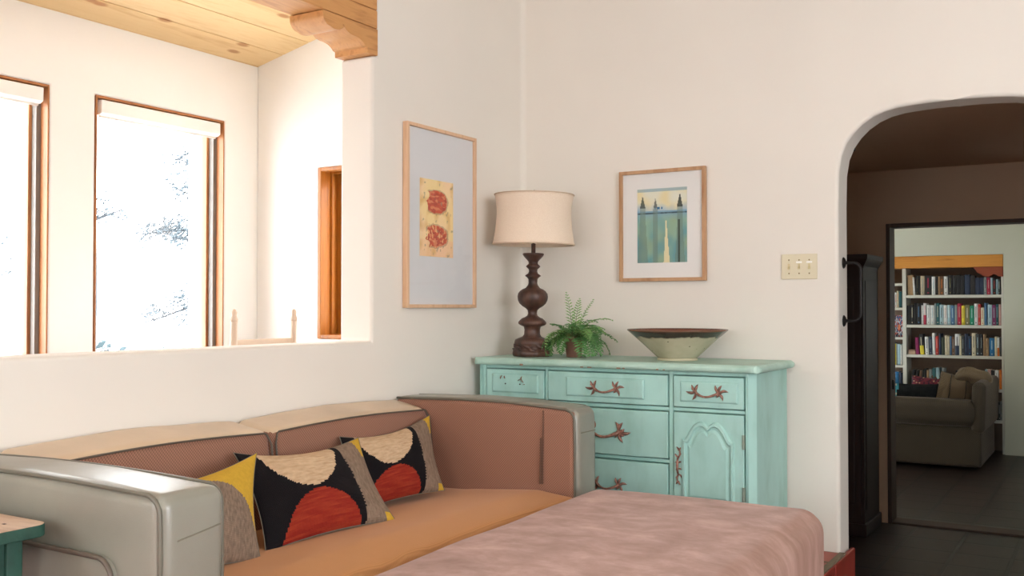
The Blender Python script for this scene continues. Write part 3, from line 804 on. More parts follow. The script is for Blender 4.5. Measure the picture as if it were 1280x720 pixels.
def door(x0, x1, z0, z1, hinge_right):
    bm = BM(); box(bm, x0, x1, DF, -.46, z0, z1)
    d = finish('door', bm, M['turq'], dr, bevel=(.003, 2))
    # cathedral-arched raised panel: moulding and field
    ax0, ax1, zb, zs = x0 + .040, x1 - .040, z0 + .05, z1 - .112
    def outline(ins):
        a, b, lo = ax0 + ins, ax1 - ins, zb + ins; mid = (a + b) / 2; pts = [(a, lo), (b, lo)]
        h = .078 - ins * .3
        n = 22
        for i in range(n + 1):
            t = i / n; x = b + (a - b) * t; u = abs(2 * t - 1)      # 1 at the sides, 0 in the middle
            z = zs - ins + h * max(0, 1 - (max(0, u - .30) / .56) ** 2) - .018 * math.exp(-(u / .13) ** 2)
            if u > .86: z = zs - ins
            pts.append((x, z))
        return pts
    bm = BM()
    lay = [(0, DF), (.005, DF - .010), (.013, DF - .011), (.018, DF - .002), (.026, DF - .0015), (.036, DF - .008)]
    rings = [[bm.verts.new((x, y, z)) for x, z in outline(i)] for i, y in lay]
    for a, b in zip(rings[:-1], rings[1:]):
        for i in range(len(a)): bm.faces.new((a[i], a[(i + 1) % len(a)], b[(i + 1) % len(a)], b[i]))
    bm.faces.new(rings[-1]); bm.faces.new(rings[0])
    finish('raised_panel', bm, M['turq'], d)
    hx = x1 - .001 if hinge_right else x0 + .001
    for z in (z1 - .11, z0 + .11):
        bm = BM(); tube(bm, [(hx, DF - .004, z - .03), (hx, DF - .004, z + .03)], .005, 8); box(bm, hx - .006, hx + .006, DF - .002, DF + .001, z - .03, z + .03)
        finish('hinge', bm, M['hinge'], d)
    kx = x0 + .022 if hinge_right else x1 - .022; kz = z1 - .23
    bm = BM()
    for sg in (-1, 1):
        for (dz, a, L) in ((.03, 90, .045), (.035, 50, .022), (.035, 130, .022), (.065, 60, .018), (.065, 120, .018), (.012, 20, .014), (.012, 160, .014)):
            leaf(bm, (kx, kz + sg * dz), math.radians(a) * sg, L, .0045, DF)
    lathe(bm, [(.009, 0), (.009, .004), (.004, .006)], (0, 0, 0), 12) if False else None
    tube(bm, [(kx, DF - .003, kz - .04), (kx, DF - .014, kz - .02), (kx, DF - .016, kz), (kx, DF - .014, kz + .02), (kx, DF - .003, kz + .04)], [.004, .005, .006, .005, .004], 8)
    o = finish('door_pull', bm, M['copper'], d, smooth=True); o['label'] = 'upright copper leaf pull'
door(.0935, .411, .1995, .637, False); door(1.056, 1.3675, .1995, .637, True)

# ------------------------------------------------------------------ lamp
LX, LY, LZ = .232, -.30, .848
lp = empty('table_lamp', (LX, LY, LZ), 'table lamp with carved dark brown baluster and linen bell shade', 'lamp'); lp.rotation_euler = (0, .018, 0)
k = .00128
def LPf(rows): return [(hw * k, (677 - yy) * k) for yy, hw in rows]
bm = BM()
foot = LPf([(677, 66), (673, 72), (664, 73), (655, 71), (650, 64), (640, 62), (630, 68), (622, 68), (613, 65), (607, 52), (603, 42)])
lathe(bm, foot, (LX, LY, LZ), 48, mod=lambda r, z, a: r * (1 + (.05 * math.cos(8 * a) if z < .06 else 0)))
o = finish('foot', bm, M['lampwood'], lp, smooth=True)
bm = BM()
for q in range(8):
    a0 = q * PI / 4 + .2
    for j, (zz, L, w) in enumerate(((.05, .05, .016), (.03, .045, .015))):
        a = a0 + j * PI / 8; c = Vector((LX + math.cos(a) * .075, LY + math.sin(a) * .075, LZ + zz))
        t = Vector((-math.sin(a), math.cos(a), -.45)).normalized(); nn = Vector((math.cos(a), math.sin(a), .2)); s = t.cross(nn).normalized()
        prev = None
        for tt, ww in ((-.5, .2), (-.15, 1), (.2, .8), (.5, .1)):
            cc = c + t * (L * tt * 1.3); ring = [bm.verts.new(cc + s * w * ww), bm.verts.new(cc + nn * (.018 * ww + .004)), bm.verts.new(cc - s * w * ww), bm.verts.new(cc - nn * .012)]
            if prev:
                for i in range(4): bm.faces.new((prev[i], prev[(i + 1) % 4], ring[(i + 1) % 4], ring[i]))
            else: bm.faces.new(ring)
            prev = ring
        bm.faces.new(prev[::-1])
finish('carved_leaves', bm, M['lampwood'], lp, smooth=True)
bm = BM()
lathe(bm, LPf([(605, 45), (600, 36), (592, 31), (575, 30), (563, 33), (557, 48), (552, 54), (545, 54), (538, 48), (531, 40), (526, 28), (520, 20), (512, 17), (500, 19), (492, 27), (484, 40), (474, 51), (462, 57), (448, 59), (436, 57), (426, 50), (419, 40), (414, 28), (409, 24), (402, 19), (394, 17), (380, 18), (373, 24), (368, 31), (365, 30), (358, 19), (350, 16), (342, 17), (336, 24), (331, 28), (328, 26), (321, 18), (314, 18), (306, 24), (299, 31), (292, 37), (286, 41), (282, 41), (280, 38), (279, 9)]), (LX, LY, LZ), 40)
finish('baluster', bm, M['lampwood'], lp, smooth=True)
bm = BM(); lathe(bm, [(.011, .505), (.011, .555), (.006, .556), (.006, .80), (.011, .802), (.013, .808), (.010, .816), (.003, .820), (.0005, .821)], (LX, LY, LZ), 16)
finish('stem', bm, M['lampwood'], lp, smooth=True)
bm = BM(); zb, zt = .548, .798
sh = []
for i in range(15):
    t = i / 14; z = zb + (zt - zb) * t
    sh.append((.1835 + (.203 - .1835) * max(0, 1 - t / .72) ** 1.9 + .012 * max(0, (t - .6) / .4) ** 1.6, z))
outp = [(.2015, zb - .001)] + sh; inn = [(r - .004, z) for r, z in sh[::-1]] 
prof_ = outp + inn + [(.2015, zb - .001)]
rings = []
lathe(bm, prof_, (LX, LY, LZ), 64)
for f in [f for f in bm.faces if len(f.verts) > 10]: bm.faces.remove(f)
finish('lamp_shade', bm, M['linen'], lp, smooth=True, weld=True)
for z, r in ((zb + .003, .2035), (zt - .003, .1965)):
    bm = BM(); tube(bm, [(LX + r * math.cos(2 * PI * i / 60), LY + r * math.sin(2 * PI * i / 60), LZ + z) for i in range(60)], .0028, 6, True)
    finish('shade_trim', bm, M['shade_trim'], lp, smooth=True)
bm = BM()
for a in (0, 2.09, 4.18): tube(bm, [(LX, LY, LZ + .79), (LX + .193 * math.cos(a), LY + .193 * math.sin(a), LZ + .795)], .0018, 5)
finish('shade_spider', bm, M['black_iron'], lp)

# ------------------------------------------------------------------ fern
FX, FY, FZ = .445, -.26, .848
fp = empty('potted_fern', (FX, FY, FZ), 'green fern in small clay pot between lamp and bowl', 'plant')
bm = BM(); lathe(bm, [(.034, 0), (.036, .002), (.046, .078), (.050, .079), (.051, .098), (.047, .099), (.044, .09), (.001, .088)], (FX, FY, FZ), 32)
o = finish('pot', bm, M['terracotta_pot'], fp, smooth=True)
for f in o.data.polygons: f.use_smooth = True
bm = BM(); lathe(bm, [(.043, .084), (.03, .094), (.001, .097)], (FX, FY, FZ), 20); finish('soil', bm, M['soil'], fp, smooth=True)
rf = random.Random(21)
def frond(az, L, lift, droop, light, sz=1.0):
    base = Vector((FX + .012 * math.cos(az), FY + .012 * math.sin(az), FZ + .09))
    h = Vector((math.cos(az), math.sin(az), 0)); n = 15; pts = []; p = base.copy(); el = lift
    for i in range(n + 1):
        pts.append(p.copy()); p = p + (h * math.cos(el) + Vector((0, 0, 1)) * math.sin(el)) * (L / n); el -= droop / n
        if p.z < FZ + .012: p.z = FZ + .012 + rf.uniform(0, .004); el = max(el, 0)
        if p.y > -.035: p.y = -.035
    bm = BM(); tube(bm, pts, [.0022 * (1 - i / (n + 3)) for i in range(n + 1)], 5, mi=1)
    for i in range(3, n + 1):
        t = i / n; tan = (pts[min(i + 1, n)] - pts[i - 1]).normalized()
        side = tan.cross(Vector((0, 0, 1)));
        if side.length < .05: side = Vector((-h.y, h.x, 0))
        side.normalize(); up = side.cross(tan).normalized()
        ll = sz * .042 * math.sin(PI * min(1, .12 + t * .9)) ** .7 + .006
        for sg in (-1, 1):
            d = (side * sg * .85 + tan * .45 + up * rf.uniform(-.15, .25)).normalized(); w = tan * (.0046 * sz + .0008)
            c = pts[i]; a = c + d * ll * .5 + up * .003; e = c + d * ll - up * .004
            v = [bm.verts.new(q) for q in (c - w * .3, a - w, e, a + w, c + w * .3)]
            bm.faces.new(v)
    finish('frond', bm, [M['fern2' if light else 'fern'], M['stem']], fp)
for i in range(40):
    az = (i * 2.399 + rf.uniform(-.25, .25)) % (2 * PI)
    if 4.35 < az < 5.3 and i % 5: continue
    L = rf.uniform(.14, .22) * (.8 if math.cos(az) < -.6 else 1)
    frond(az, L, rf.uniform(.35, 1.25), rf.uniform(1.0, 2.3), i % 3 == 0, rf.uniform(.75, 1.0))
frond(2.5, .235, 1.42, .35, True, .62); frond(.1, .225, 1.15, 1.5, True, .62); frond(.9, .21, 1.35, .5, True, .7); frond(1.6, .2, 1.5, .4, True, .7)
for az, L, l, d in ((-1.75, .15, .5, 2.6), (-.8, .19, .35, 2.2), (-2.6, .19, .45, 2.3), (-.35, .2, .55, 2.3), (-.1, .21, .6, 2.4), (-2.2, .18, .4, 2.4), (-2.9, .17, .5, 2.3), (-.55, .2, .3, 1.9)): frond(az, L, l, d, False, 1.1)

# ------------------------------------------------------------------ bowl
BX, BY, BZ = .985, -.275, .848
bw = empty('bowl', (BX, BY, BZ), 'wide flared stoneware bowl with dark dripped rim on dresser top', 'bowl')
bm = BM()
outr = [(.088, .012), (.095, .018), (.135, .055), (.175, .092), (.21, .122), (.2265, .136), (.2285, .1395), (.226, .142)]
lathe(bm, outr + [(.2235, .1405), (.205, .124), (.165, .09), (.12, .05), (.085, .026), (.04, .02), (.0005, .019)], (BX, BY, BZ), 72)
o = finish('body', bm, [M['bowl'], M['bowl_in']], bw, smooth=True)
for p in o.data.polygons:
    c = p.center; r_ = math.hypot(c.x, c.y)
    if p.normal.z > .15 and c.z > .018: p.material_index = 1
bm = BM(); lathe(bm, [(.086, 0), (.091, .001), (.092, .006), (.088, .013), (.06, .014)], (BX, BY, BZ), 56); finish('foot_ring', bm, M['bowl_foot'], bw, smooth=True)

# ------------------------------------------------------------------ sofa
sf = empty('sofa', (.48, -2.03, 0), 'low sofa in taupe leather and brown weave along the low wall', 'sofa')
def wrinkle(amp, sc, o):
    return lambda P: P + Vector((0, 0, amp * noise.noise(P * sc + Vector((o, o, o)))))
bm = BM(); soft(bm, .06, .90, -3.10, -.96, .07, .22, .03, n=6); finish('base', bm, M['leather'], sf, smooth=True)
for (x, y) in ((.12, -3.04), (.84, -3.04), (.12, -1.02), (.84, -1.02)):
    bm = BM(); lathe(bm, [(.025, 0), (.03, .075)], (x, y, 0), 16); finish('leg', bm, M['black_iron'], sf, smooth=True)
def seatfn(P):
    w = .006 * noise.noise(Vector((P.x * 4, P.y * 3, 1))) + .004 * math.sin((P.x * 1.4 + P.y) * 26) * math.exp(-((P.y + 2.25) / .3) ** 2) * max(0, min(1, (P.x - .5) * 4))
    if P.z > .30: P = P + Vector((0, 0, w - .012 * max(0, (P.x - .75)) / .17 - .032 * max(0, min(1, (.75 - P.x) / .35))))
    return P
bm = BM(); soft(bm, .14, .925, -2.935, -1.115, .20, .372, .035, (0, 0, .012), n=30, fn=seatfn); finish('seat_cushion', bm, M['seat_fabric'], sf, smooth=True)
# back cushions: leather roll on top, woven front
def backc(y0, y1, tilt):
    def fn(P):
        P = P.copy()
        t = max(0, (P.z - .30) / .39)
        if P.x > .10: P.x += (1 - t) * .05
        P.z += .012 * math.sin((P.y - y0) / (y1 - y0) * PI) - .030 * max(0, (P.x - .03) / .17) * t + .005 * noise.noise(P * 6)
        P.x += .006 * noise.noise(P * 5 + Vector((3, 1, 2)))
        P.x = max(P.x, .012)
        return P
    bm = BM(); soft(bm, .018, .205, y0, y1, .30, .692, .032, (.014, .004, .006), n=14, fn=fn, mfn=lambda a, sg, c: 1 if (a == 0 and sg > 0) or (a == 1 and c.z < .655) else 0)
    o = finish('back_cushion', bm, [M['leather_sunlit'], M['sofa_fabric']], sf, smooth=True)
    bm = BM(); pts = []
    zt = lambda y: .692 + .012 * math.sin((y - y0) / (y1 - y0) * PI) - .036
    e = .028
    pts = [(.247, y0 + .004, .33), (.215, y0 + .006, .62), (.207, y0 + .02, zt(y0) - .004)] + [(.206, y0 + e + (y1 - y0 - 2 * e) * i / 14, zt(y0 + (y1 - y0) * i / 14) + .002) for i in range(15)] + [(.207, y1 - .02, zt(y1) - .004), (.215, y1 - .006, .62), (.247, y1 - .004, .33)]
    tube(bm, pts, .0034, 6); finish('piping', bm, M['piping'], o, smooth=True)
backc(-2.925, -2.045, 0); backc(-2.035, -1.125, 0)
# arms
def arm(y0, y1, x1, z1, inner, name, sag):
    def fn(P):
        P = P.copy(); t = max(0, (P.z - .1) / .55)
        P.z += t * (.010 * math.sin(P.x / x1 * PI) + sag * max(0, (P.x - .6) / .3)) + .003 * noise.noise(P * 5)
        P.y += .006 * noise.noise(P * 4 + Vector((5, 2, 1)))
        return P
    def mf(a, sg, c): return 1 if a == 1 and sg == inner else 0
    bm = BM(); soft(bm, .018, x1, y0, y1, .07, z1, .030, (.012, .010, .006), n=14, fn=fn, mfn=mf)
    o = finish(name, bm, [M['leather'], M['sofa_fabric']], sf, smooth=True)
    zz = lambda x: z1 + .010 * math.sin(x / x1 * PI) + sag * max(0, (x - .6) / .3)
    for y, sg in ((y0, -1), (y1, 1)):
        bm = BM(); e = .012
        yy = y - sg * .006
        pts = [(.03 + (x1 - .075) * i / 12, yy, zz(.03 + (x1 - .06) * i / 12) - .003) for i in range(13)]
        xe = x1 - .045; ze = zz(x1) - .045
        pts += [(xe + .036 * math.sin(a), yy, ze + .04 * math.cos(a)) for a in [.3, .6, .9, 1.2, 1.5]]
        pts += [(x1 - .007, yy, z) for z in (ze - .1, ze - .25, ze - .4, .12)]
        tube(bm, pts, .0055, 8); p = finish('piping', bm, M['piping_shadow'], o, smooth=True)
    return o, zz
al, zl = arm(-3.115, -2.93, .945, .682, 1, 'armrest', 0)
ar, zr = arm(-1.12, -.945, .905, .700, -1, 'armrest', -.008)
bm = BM(); tube(bm, [(.9535, -3.075 + .12 * i / 8, .58 + .002 * i) for i in range(9)], .002, 5); finish('seam', bm, M['stitch'], al)
bm = BM(); tube(bm, [(.32 - .02 * (i / 6) ** 2, -3.1265, .64 - .12 * i / 6) for i in range(7)], .002, 5); finish('seam', bm, M['stitch'], al)
bm = BM(); tube(bm, [(.9145, -1.09 + .12 * i / 6, .60) for i in range(7)], .002, 5); finish('seam', bm, M['stitch'], ar)
bm = BM(); tube(bm, [(.768 - .004 * i / 8, -1.1325, .685 - .29 * i / 8) for i in range(9)], .0026, 5); finish('seam', bm, M['fabric_seam'], ar)
bm = BM(); tube(bm, [(.758 - .004 * i / 6, -1.133, .575 - .18 * i / 6) for i in range(7)], .004, 6); finish('zip_flap', bm, M['fabric_seam'], ar)
# flat leather pocket on the outside of the near arm
bm = BM(); prism(bm, [(.28, .14), (.815, .14), (.815, .485)] + [(.765 + .05 * math.cos(a), .485 + .05 * math.sin(a)) for a in [i * PI / 12 for i in range(1, 6)]] + [(.765, .535), (.28, .535)], 'y', -3.137, -3.10)
finish('side_pocket', bm, M['leather'], sf, bevel=(.006, 3))
bm = BM(); pts = [(.29 + .45 * i / 6, -3.138, .535) for i in range(7)] + [(.765 + .05 * math.sin(a), -3.138, .485 + .05 * math.cos(a)) for a in (.2, .5, .8, 1.1, 1.4)] + [(.816, -3.138, z) for z in (.45, .3, .16)]
tube(bm, pts, .006, 8); finish('pocket_piping', bm, M['piping'], sf, smooth=True)

# ------------------------------------------------------------------ ottoman
bm = BM()
def ofn(P):
    P = P.copy()
    if P.z > .3: P.z += .004 * noise.noise(Vector((P.x * 3, P.y * 3, 4))) + .0006 * noise.noise(P * 14)
    P.x += .004 * noise.noise(P * 4)
    return P
soft(bm, .955, 1.845, -2.95, -1.10, .045, .402, .075, (.012, .012, .012), n=20, fn=ofn, seg=6)
bmesh.ops.rotate(bm, verts=bm.verts, cent=(.955, -1.1, 0), matrix=Matrix.Rotation(math.radians(2.4), 3, 'Z'))
ot = empty('ottoman', (1.4, -2.0, 0), 'large dusty pink suede ottoman pushed against the sofa seat', 'ottoman')
finish('cushion', bm, M['suede'], ot, smooth=True)
for (x, y) in ((1.05, -1.2), (1.72, -1.2), (1.1, -2.8), (1.8, -2.8)):
    bm = BM(); lathe(bm, [(.022, 0), (.026, .06)], (x, y, 0), 16); finish('leg', bm, M['black_iron'], ot, smooth=True)

# ------------------------------------------------------------------ pillows
GRAY, CREAM, BLACK, RED, YEL = lin((158, 136, 118)), lin((226, 198, 164)), lin((26, 23, 27)), lin((150, 44, 34)), lin((222, 180, 66))
def pat_main(u, v):
    v = v ** .8
    j = .006 * math.sin(v * 160) + .006 * math.sin(u * 150)
    jr = .5 * nz(u, v, 40, 3)
    if u > .955 - .25 * max(0, v - .80) and v > .80: return YEL
    if u > .925 and v < .13: return YEL
    gb = .752 + .012 * math.sin(v * 5)
    if u > gb + j * .6: return mixc(GRAY, lin((136, 116, 100)), .5 + nz(u * 6, v, 22, 1))
    if ((u - .405) / .29) ** 2 + ((v - 1.02) / .50) ** 2 < 1 + j * 2 and u > .085: return mixc(CREAM, lin((206, 172, 138)), .4 + nz(u, v * 4, 16, 1))
    if ((u - .42) / .30) ** 2 + ((v + .02) / .50) ** 2 < 1 + j * 2: return mixc(RED, lin((172, 66, 42)), .35 + nz(u * .6, v * 6, 14, 2))
    return BLACK
def pat_gray(u, v):
    j = .008 * math.sin(v * 160)
    if ((u - .2) / .80) ** 2 + ((v - .05) / .94) ** 2 < 1 + j or (u < .25 and v < .96): return mixc(GRAY, lin((130, 112, 98)), .5 + nz(u * 5, v, 22, 1))
    return YEL
def pillow(label, TL, TR, BR, BL, puff, pat, seed):
    TL, TR, BR, BL = map(Vector, (TL, TR, BR, BL)); nrm = ((TR + BR - TL - BL).cross(TL + TR - BL - BR)).normalized() * -1
    if nrm.x < 0: nrm = -nrm
    nu, nv = 84, 60; base = (BL + BR) / 2
    bm = BM(); uvl = bm.loops.layers.uv.new('uv')
    def P(u, v, side):
        a, b = 2 * u - 1, 2 * v - 1
        # edges pulled in between the ears at the corners
        uu = u - .045 * a * (1 - b * b) ; vv = v - .05 * b * (1 - a * a)
        q = BL * (1 - uu) * (1 - vv) + BR * uu * (1 - vv) + TR * uu * vv + TL * (1 - uu) * vv
        h = (max(0, 1 - a ** 4) * max(0, 1 - b ** 4)) ** .62 * (.55 + .45 * (1 - a * a) * (1 - b * b) ** .5)
        wr = .010 * noise.noise(Vector((u * 4, v * 4, seed))) * h
        return q + nrm * side * (puff * h + wr) + Vector((0, 0, -.02 * (1 - a * a) * max(0, b)))
    V = {}
    def vt(i, j, s):
        key = (i, j, s if 0 < i < nu and 0 < j < nv else 0)
        if key not in V: V[key] = bm.verts.new(P(i / nu, j / nv, s))
        return V[key]
    for s in (1, -1):
        for i in range(nu):
            for j in range(nv):
                ids = ((i, j), (i + 1, j), (i + 1, j + 1), (i, j + 1))
                f = bm.faces.new([vt(a, b, s) for a, b in ids]); f.material_index = 0
                for l, (a, b) in zip(f.loops, ids): l[uvl].uv = (a / nu, b / nv)
    bmesh.ops.recalc_face_normals(bm, faces=bm.faces)
    r = empty('throw_pillow', base, label, 'pillow', 'kilim pillows on the sofa')
    o = finish('pillow_cover', bm, M['kilim'], r, smooth=True); paint(o, pat)
    bm = BM(); pts = []
    for i in range(0, nu, 3): pts.append(P(i / nu, 0, 0))
    for j in range(0, nv, 3): pts.append(P(1, j / nv, 0))
    for i in range(nu, 0, -3): pts.append(P(i / nu, 1, 0))
    for j in range(nv, 0, -3): pts.append(P(0, j / nv, 0))
    tube(bm, pts, .0016, 5, True); p = finish('edge_seam', bm, M['stitch'], r, smooth=True)
pillow('grey and yellow kilim pillow wedged behind the near leather arm', (.37, -2.83, .60), (.385, -2.285, .632), (.575, -2.455, .358), (.53, -2.87, .357), .06, pat_gray, 1.0)
pillow('kilim pillow with cream and red half circles, in front of the other one', (.27, -2.275, .622), (.335, -1.735, .615), (.585, -1.835, .360), (.525, -2.385, .356), .062, pat_main, 2.0)
pillow('kilim pillow with cream and red half circles, nearest the far woven arm', (.245, -1.735, .612), (.255, -1.185, .642), (.43, -1.325, .368), (.385, -1.86, .357), .062, pat_main, 3.0)

# ------------------------------------------------------------------ little green side table
TZ = .605
tb = empty('side_table', (.40, -3.42, 0), 'small worn green side table beside the near sofa arm', 'table')
rc = .035; X0, X1, Y0, Y1 = .18, .65, -3.66, -3.172
pts = []
for (cx, cy, a0) in ((X1 - rc, Y1 - rc, 0), (X0 + rc, Y1 - rc, 90), (X0 + rc, Y0 + rc, 180), (X1 - rc, Y0 + rc, 270)):
    pts += [(cx + rc * math.cos(math.radians(a0 + i * 15)), cy + rc * math.sin(math.radians(a0 + i * 15))) for i in range(7)]
bm = BM(); prism(bm, pts, 'z', TZ - .028, TZ)
for f in bm.faces: f.material_index = 0 if abs(f.calc_center_median().z - TZ) < 1e-4 else 1
finish('table_top', bm, [M['worn_top'], M['green_paint']], tb, bevel=(.003, 2))
bm = BM()
for i in range(6):
    for j in range(2):
        x = .57 - i * .03; y = -3.24 - j * .05 - .006 * i
        box(bm, x, x + random.uniform(.008, .016), y, y + .006, TZ - .001, TZ + .0006)
finish('worn_mark', bm, M['dark_mark'], tb)['kind'] = 'stuff'
bm = BM(); box(bm, X0 + .03, X1 - .075, Y0 + .03, Y1 - .03, TZ - .12, TZ - .028); finish('apron', bm, M['green_paint'], tb, bevel=(.003, 1))
for x in (X0 + .025, X1 - .105):
    for y in (Y0 + .025, Y1 - .065):
        bm = BM(); prism(bm, [(x, y), (x + .04, y), (x + .04, y + .04), (x, y + .04)], 'z', 0, TZ - .028); finish('leg', bm, M['green_paint'], tb, bevel=(.004, 1))

# ------------------------------------------------------------------ hall beyond the arch
HY = 2.513
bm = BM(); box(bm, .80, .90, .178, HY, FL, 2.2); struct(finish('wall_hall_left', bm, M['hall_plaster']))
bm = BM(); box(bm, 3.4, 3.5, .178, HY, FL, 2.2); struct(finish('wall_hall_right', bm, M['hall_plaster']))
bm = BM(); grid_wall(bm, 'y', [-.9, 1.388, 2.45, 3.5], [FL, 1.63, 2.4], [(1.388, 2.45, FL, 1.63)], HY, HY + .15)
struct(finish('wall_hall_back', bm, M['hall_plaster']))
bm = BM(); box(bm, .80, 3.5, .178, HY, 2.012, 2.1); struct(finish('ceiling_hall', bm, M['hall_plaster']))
d = struct(empty('door_1', (1.9, HY, FL)))
bm = BM()
box(bm, 1.366, 1.390, HY - .012, HY + .16, FL, 1.652); box(bm, 2.448, 2.47, HY - .012, HY + .16, FL, 1.652); box(bm, 1.390, 2.448, HY - .012, HY + .16, 1.628, 1.652)
finish('door_frame', bm, M['jamb_dark'], d, bevel=(.003, 1))
bm = BM(); box(bm, 1.39, 2.448, HY - .01, HY + .15, FL - .01, FL + .014); finish('threshold', bm, M['jamb_dark'], d, bevel=(.004, 1))
bm = BM(); tube(bm, [(1.3925, HY + .05, .535), (1.3925, HY + .05, .60)], .008, 8); finish('strike_plate', bm, M['black_iron'], d)
cb = empty('tall_cabinet', (1.1, 2.2, FL), 'tall dark wood cabinet with flared cornice in the hall', 'cabinet')
bm = BM(); box(bm, .905, 1.322, 2.0, 2.45, FL + .06, 1.34); finish('body', bm, M['darkwood'], cb, bevel=(.004, 2))
bm = BM(); box(bm, .905, 1.335, 1.985, 2.465, FL, FL + .08); finish('plinth', bm, M['darkwood'], cb, bevel=(.006, 2))
bm = BM()
sec = [(.0, 1.335), (.004, 1.35), (.012, 1.362), (.032, 1.395), (.034, 1.42), (.034, 1.425)]
rings = [[bm.verts.new(p) for p in ((.905, 2.0 - e, z), (1.322 + e, 2.0 - e, z), (1.322 + e, 2.45 + e * .3, z), (.905, 2.45 + e * .3, z))] for e, z in sec]
for a, b in zip(rings[:-1], rings[1:]):
    for i in range(4): bm.faces.new((a[i], a[(i + 1) % 4], b[(i + 1) % 4], b[i]))
bm.faces.new(rings[0]); bm.faces.new(rings[-1]); finish('cornice', bm, M['darkwood'], cb)
for (a, b) in ((.925, 1.11), (1.12, 1.305)):
    bm = BM(); box(bm, a, b, 1.985, 2.0, FL + .12, 1.30); raised(bm, a + .03, b - .03, FL + .2, 1.22, 1.986, 1.978, .012)
    dd = finish('door', bm, M['darkwood'], cb, bevel=(.003, 1))
    bm = BM(); bmesh.ops.create_uvsphere(bm, u_segments=12, v_segments=8, radius=.012, matrix=Matrix.Translation(((b - .015) if a < 1 else (a + .015), 1.972, .5))); finish('knob', bm, M['black_iron'], dd, smooth=True)
bm = BM(); box(bm, 1.322, 1.327, 2.05, 2.40, FL + .16, 1.26); finish('side_panel', bm, M['darkwood'], cb, bevel=(.003, 1))

# ------------------------------------------------------------------ library beyond the hall
LYW = 6.35
bm = BM(); grid_wall(bm, 'y', [-.8, -.2, 1.732, 3.1], [FL, 1.612, 2.35], [(-.2, 1.732, FL, 1.612)], LYW, LYW + .36)
struct(finish('wall_library', bm, M['library_plaster'], bevel=(.006, 2)))
bm = BM(); box(bm, -.8, -.7, HY + .15, LYW + .4, FL, 2.35); struct(finish('wall_library_left', bm, M['library_plaster']))
bm = BM(); grid_wall(bm, 'x', [HY + .15, 4.4, 4.9, LYW + .4], [FL, .8, 1.26, 2.35], [(4.4, 4.9, .8, 1.26)], 3.0, 3.1)
struct(finish('wall_library_right', bm, M['library_plaster']))
bm = BM(); box(bm, -.8, 3.1, HY + .15, LYW + .4, 2.35, 2.45); struct(finish('ceiling_library', bm, M['ceiling_white']))
bm = BM(); box(bm, -.2, 1.730, LYW - .004, LYW + .2, 1.492, 1.612); struct(finish('beam_library', bm, M['lintel'], bevel=(.004, 1)))
bm = BM(); prism(bm, [(1.73, 1.4915), (1.73, 1.392), (1.69, 1.395), (1.665, 1.415), (1.64, 1.418), (1.63, 1.408), (1.60, 1.392), (1.55, 1.40), (1.52, 1.425), (1.50, 1.432), (1.485, 1.46), (1.46, 1.4915)], 'y', LYW - .002, LYW + .16)
struct(finish('trim_4', bm, M['corbel_red'], bevel=(.003, 1)))
bc = empty('bookcase', (.75, 6.5, FL), 'white built-in bookcase under pine lintel beyond the hall', 'bookcase')
YB0, YB1 = 6.385, 6.66
bm = BM(); box(bm, -.22, 1.75, YB1, YB1 + .02, FL, 1.64); finish('back_panel', bm, M['shelf_back'], bc)
for (a, b) in ((.786, .823), (1.709, 1.731), (-.2, -.178)):
    bm = BM(); box(bm, a, b, YB0 - .005, YB1, FL, 1.49); finish('upright', bm, M['shelf_white'], bc, bevel=(.002, 1))
SH = [1.201, .896, .590, .264, -.042]; SL = [1.326, 1.073, .767, .478, .240, -.042]
for z in SH:
    bm = BM(); box(bm, .823, 1.709, YB0, YB1, z - .016, z + .014); finish('shelf', bm, M['shelf_white'], bc, bevel=(.002, 1))
for z in SL:
    bm = BM(); box(bm, -.178, .786, YB0, YB1, z - .012, z + .012); finish('shelf', bm, M['shelf_white'], bc, bevel=(.002, 1))

COL = {'black': (28, 28, 32), 'navy': (34, 48, 74), 'white': (216, 218, 218), 'grey': (140, 150, 152), 'beige': (190, 178, 152), 'cream': (214, 206, 180), 'tan': (164, 134, 100),
       'brown': (104, 74, 52), 'crimson': (170, 36, 70), 'red': (190, 52, 44), 'teal': (40, 92, 98), 'green': (24, 140, 106), 'blue': (74, 112, 150), 'pale blue': (160, 190, 202),
       'yellow': (226, 208, 60), 'olive': (126, 122, 84), 'magenta': (142, 30, 92), 'purple': (124, 46, 96), 'orange': (222, 120, 44), 'pink': (196, 156, 150), 'dark green': (44, 54, 40), 'dark grey': (62, 66, 68), 'bright blue': (34, 108, 160)}
BMAT = {}
def bmat(c):
    if c not in BMAT: BMAT[c] = plain('book_cloth_' + c.replace(' ', '_'), COL[c], .55, .12, 40)
    return BMAT[c]
M['pages'] = plain('book_pages', (214, 204, 182), .9, .05)
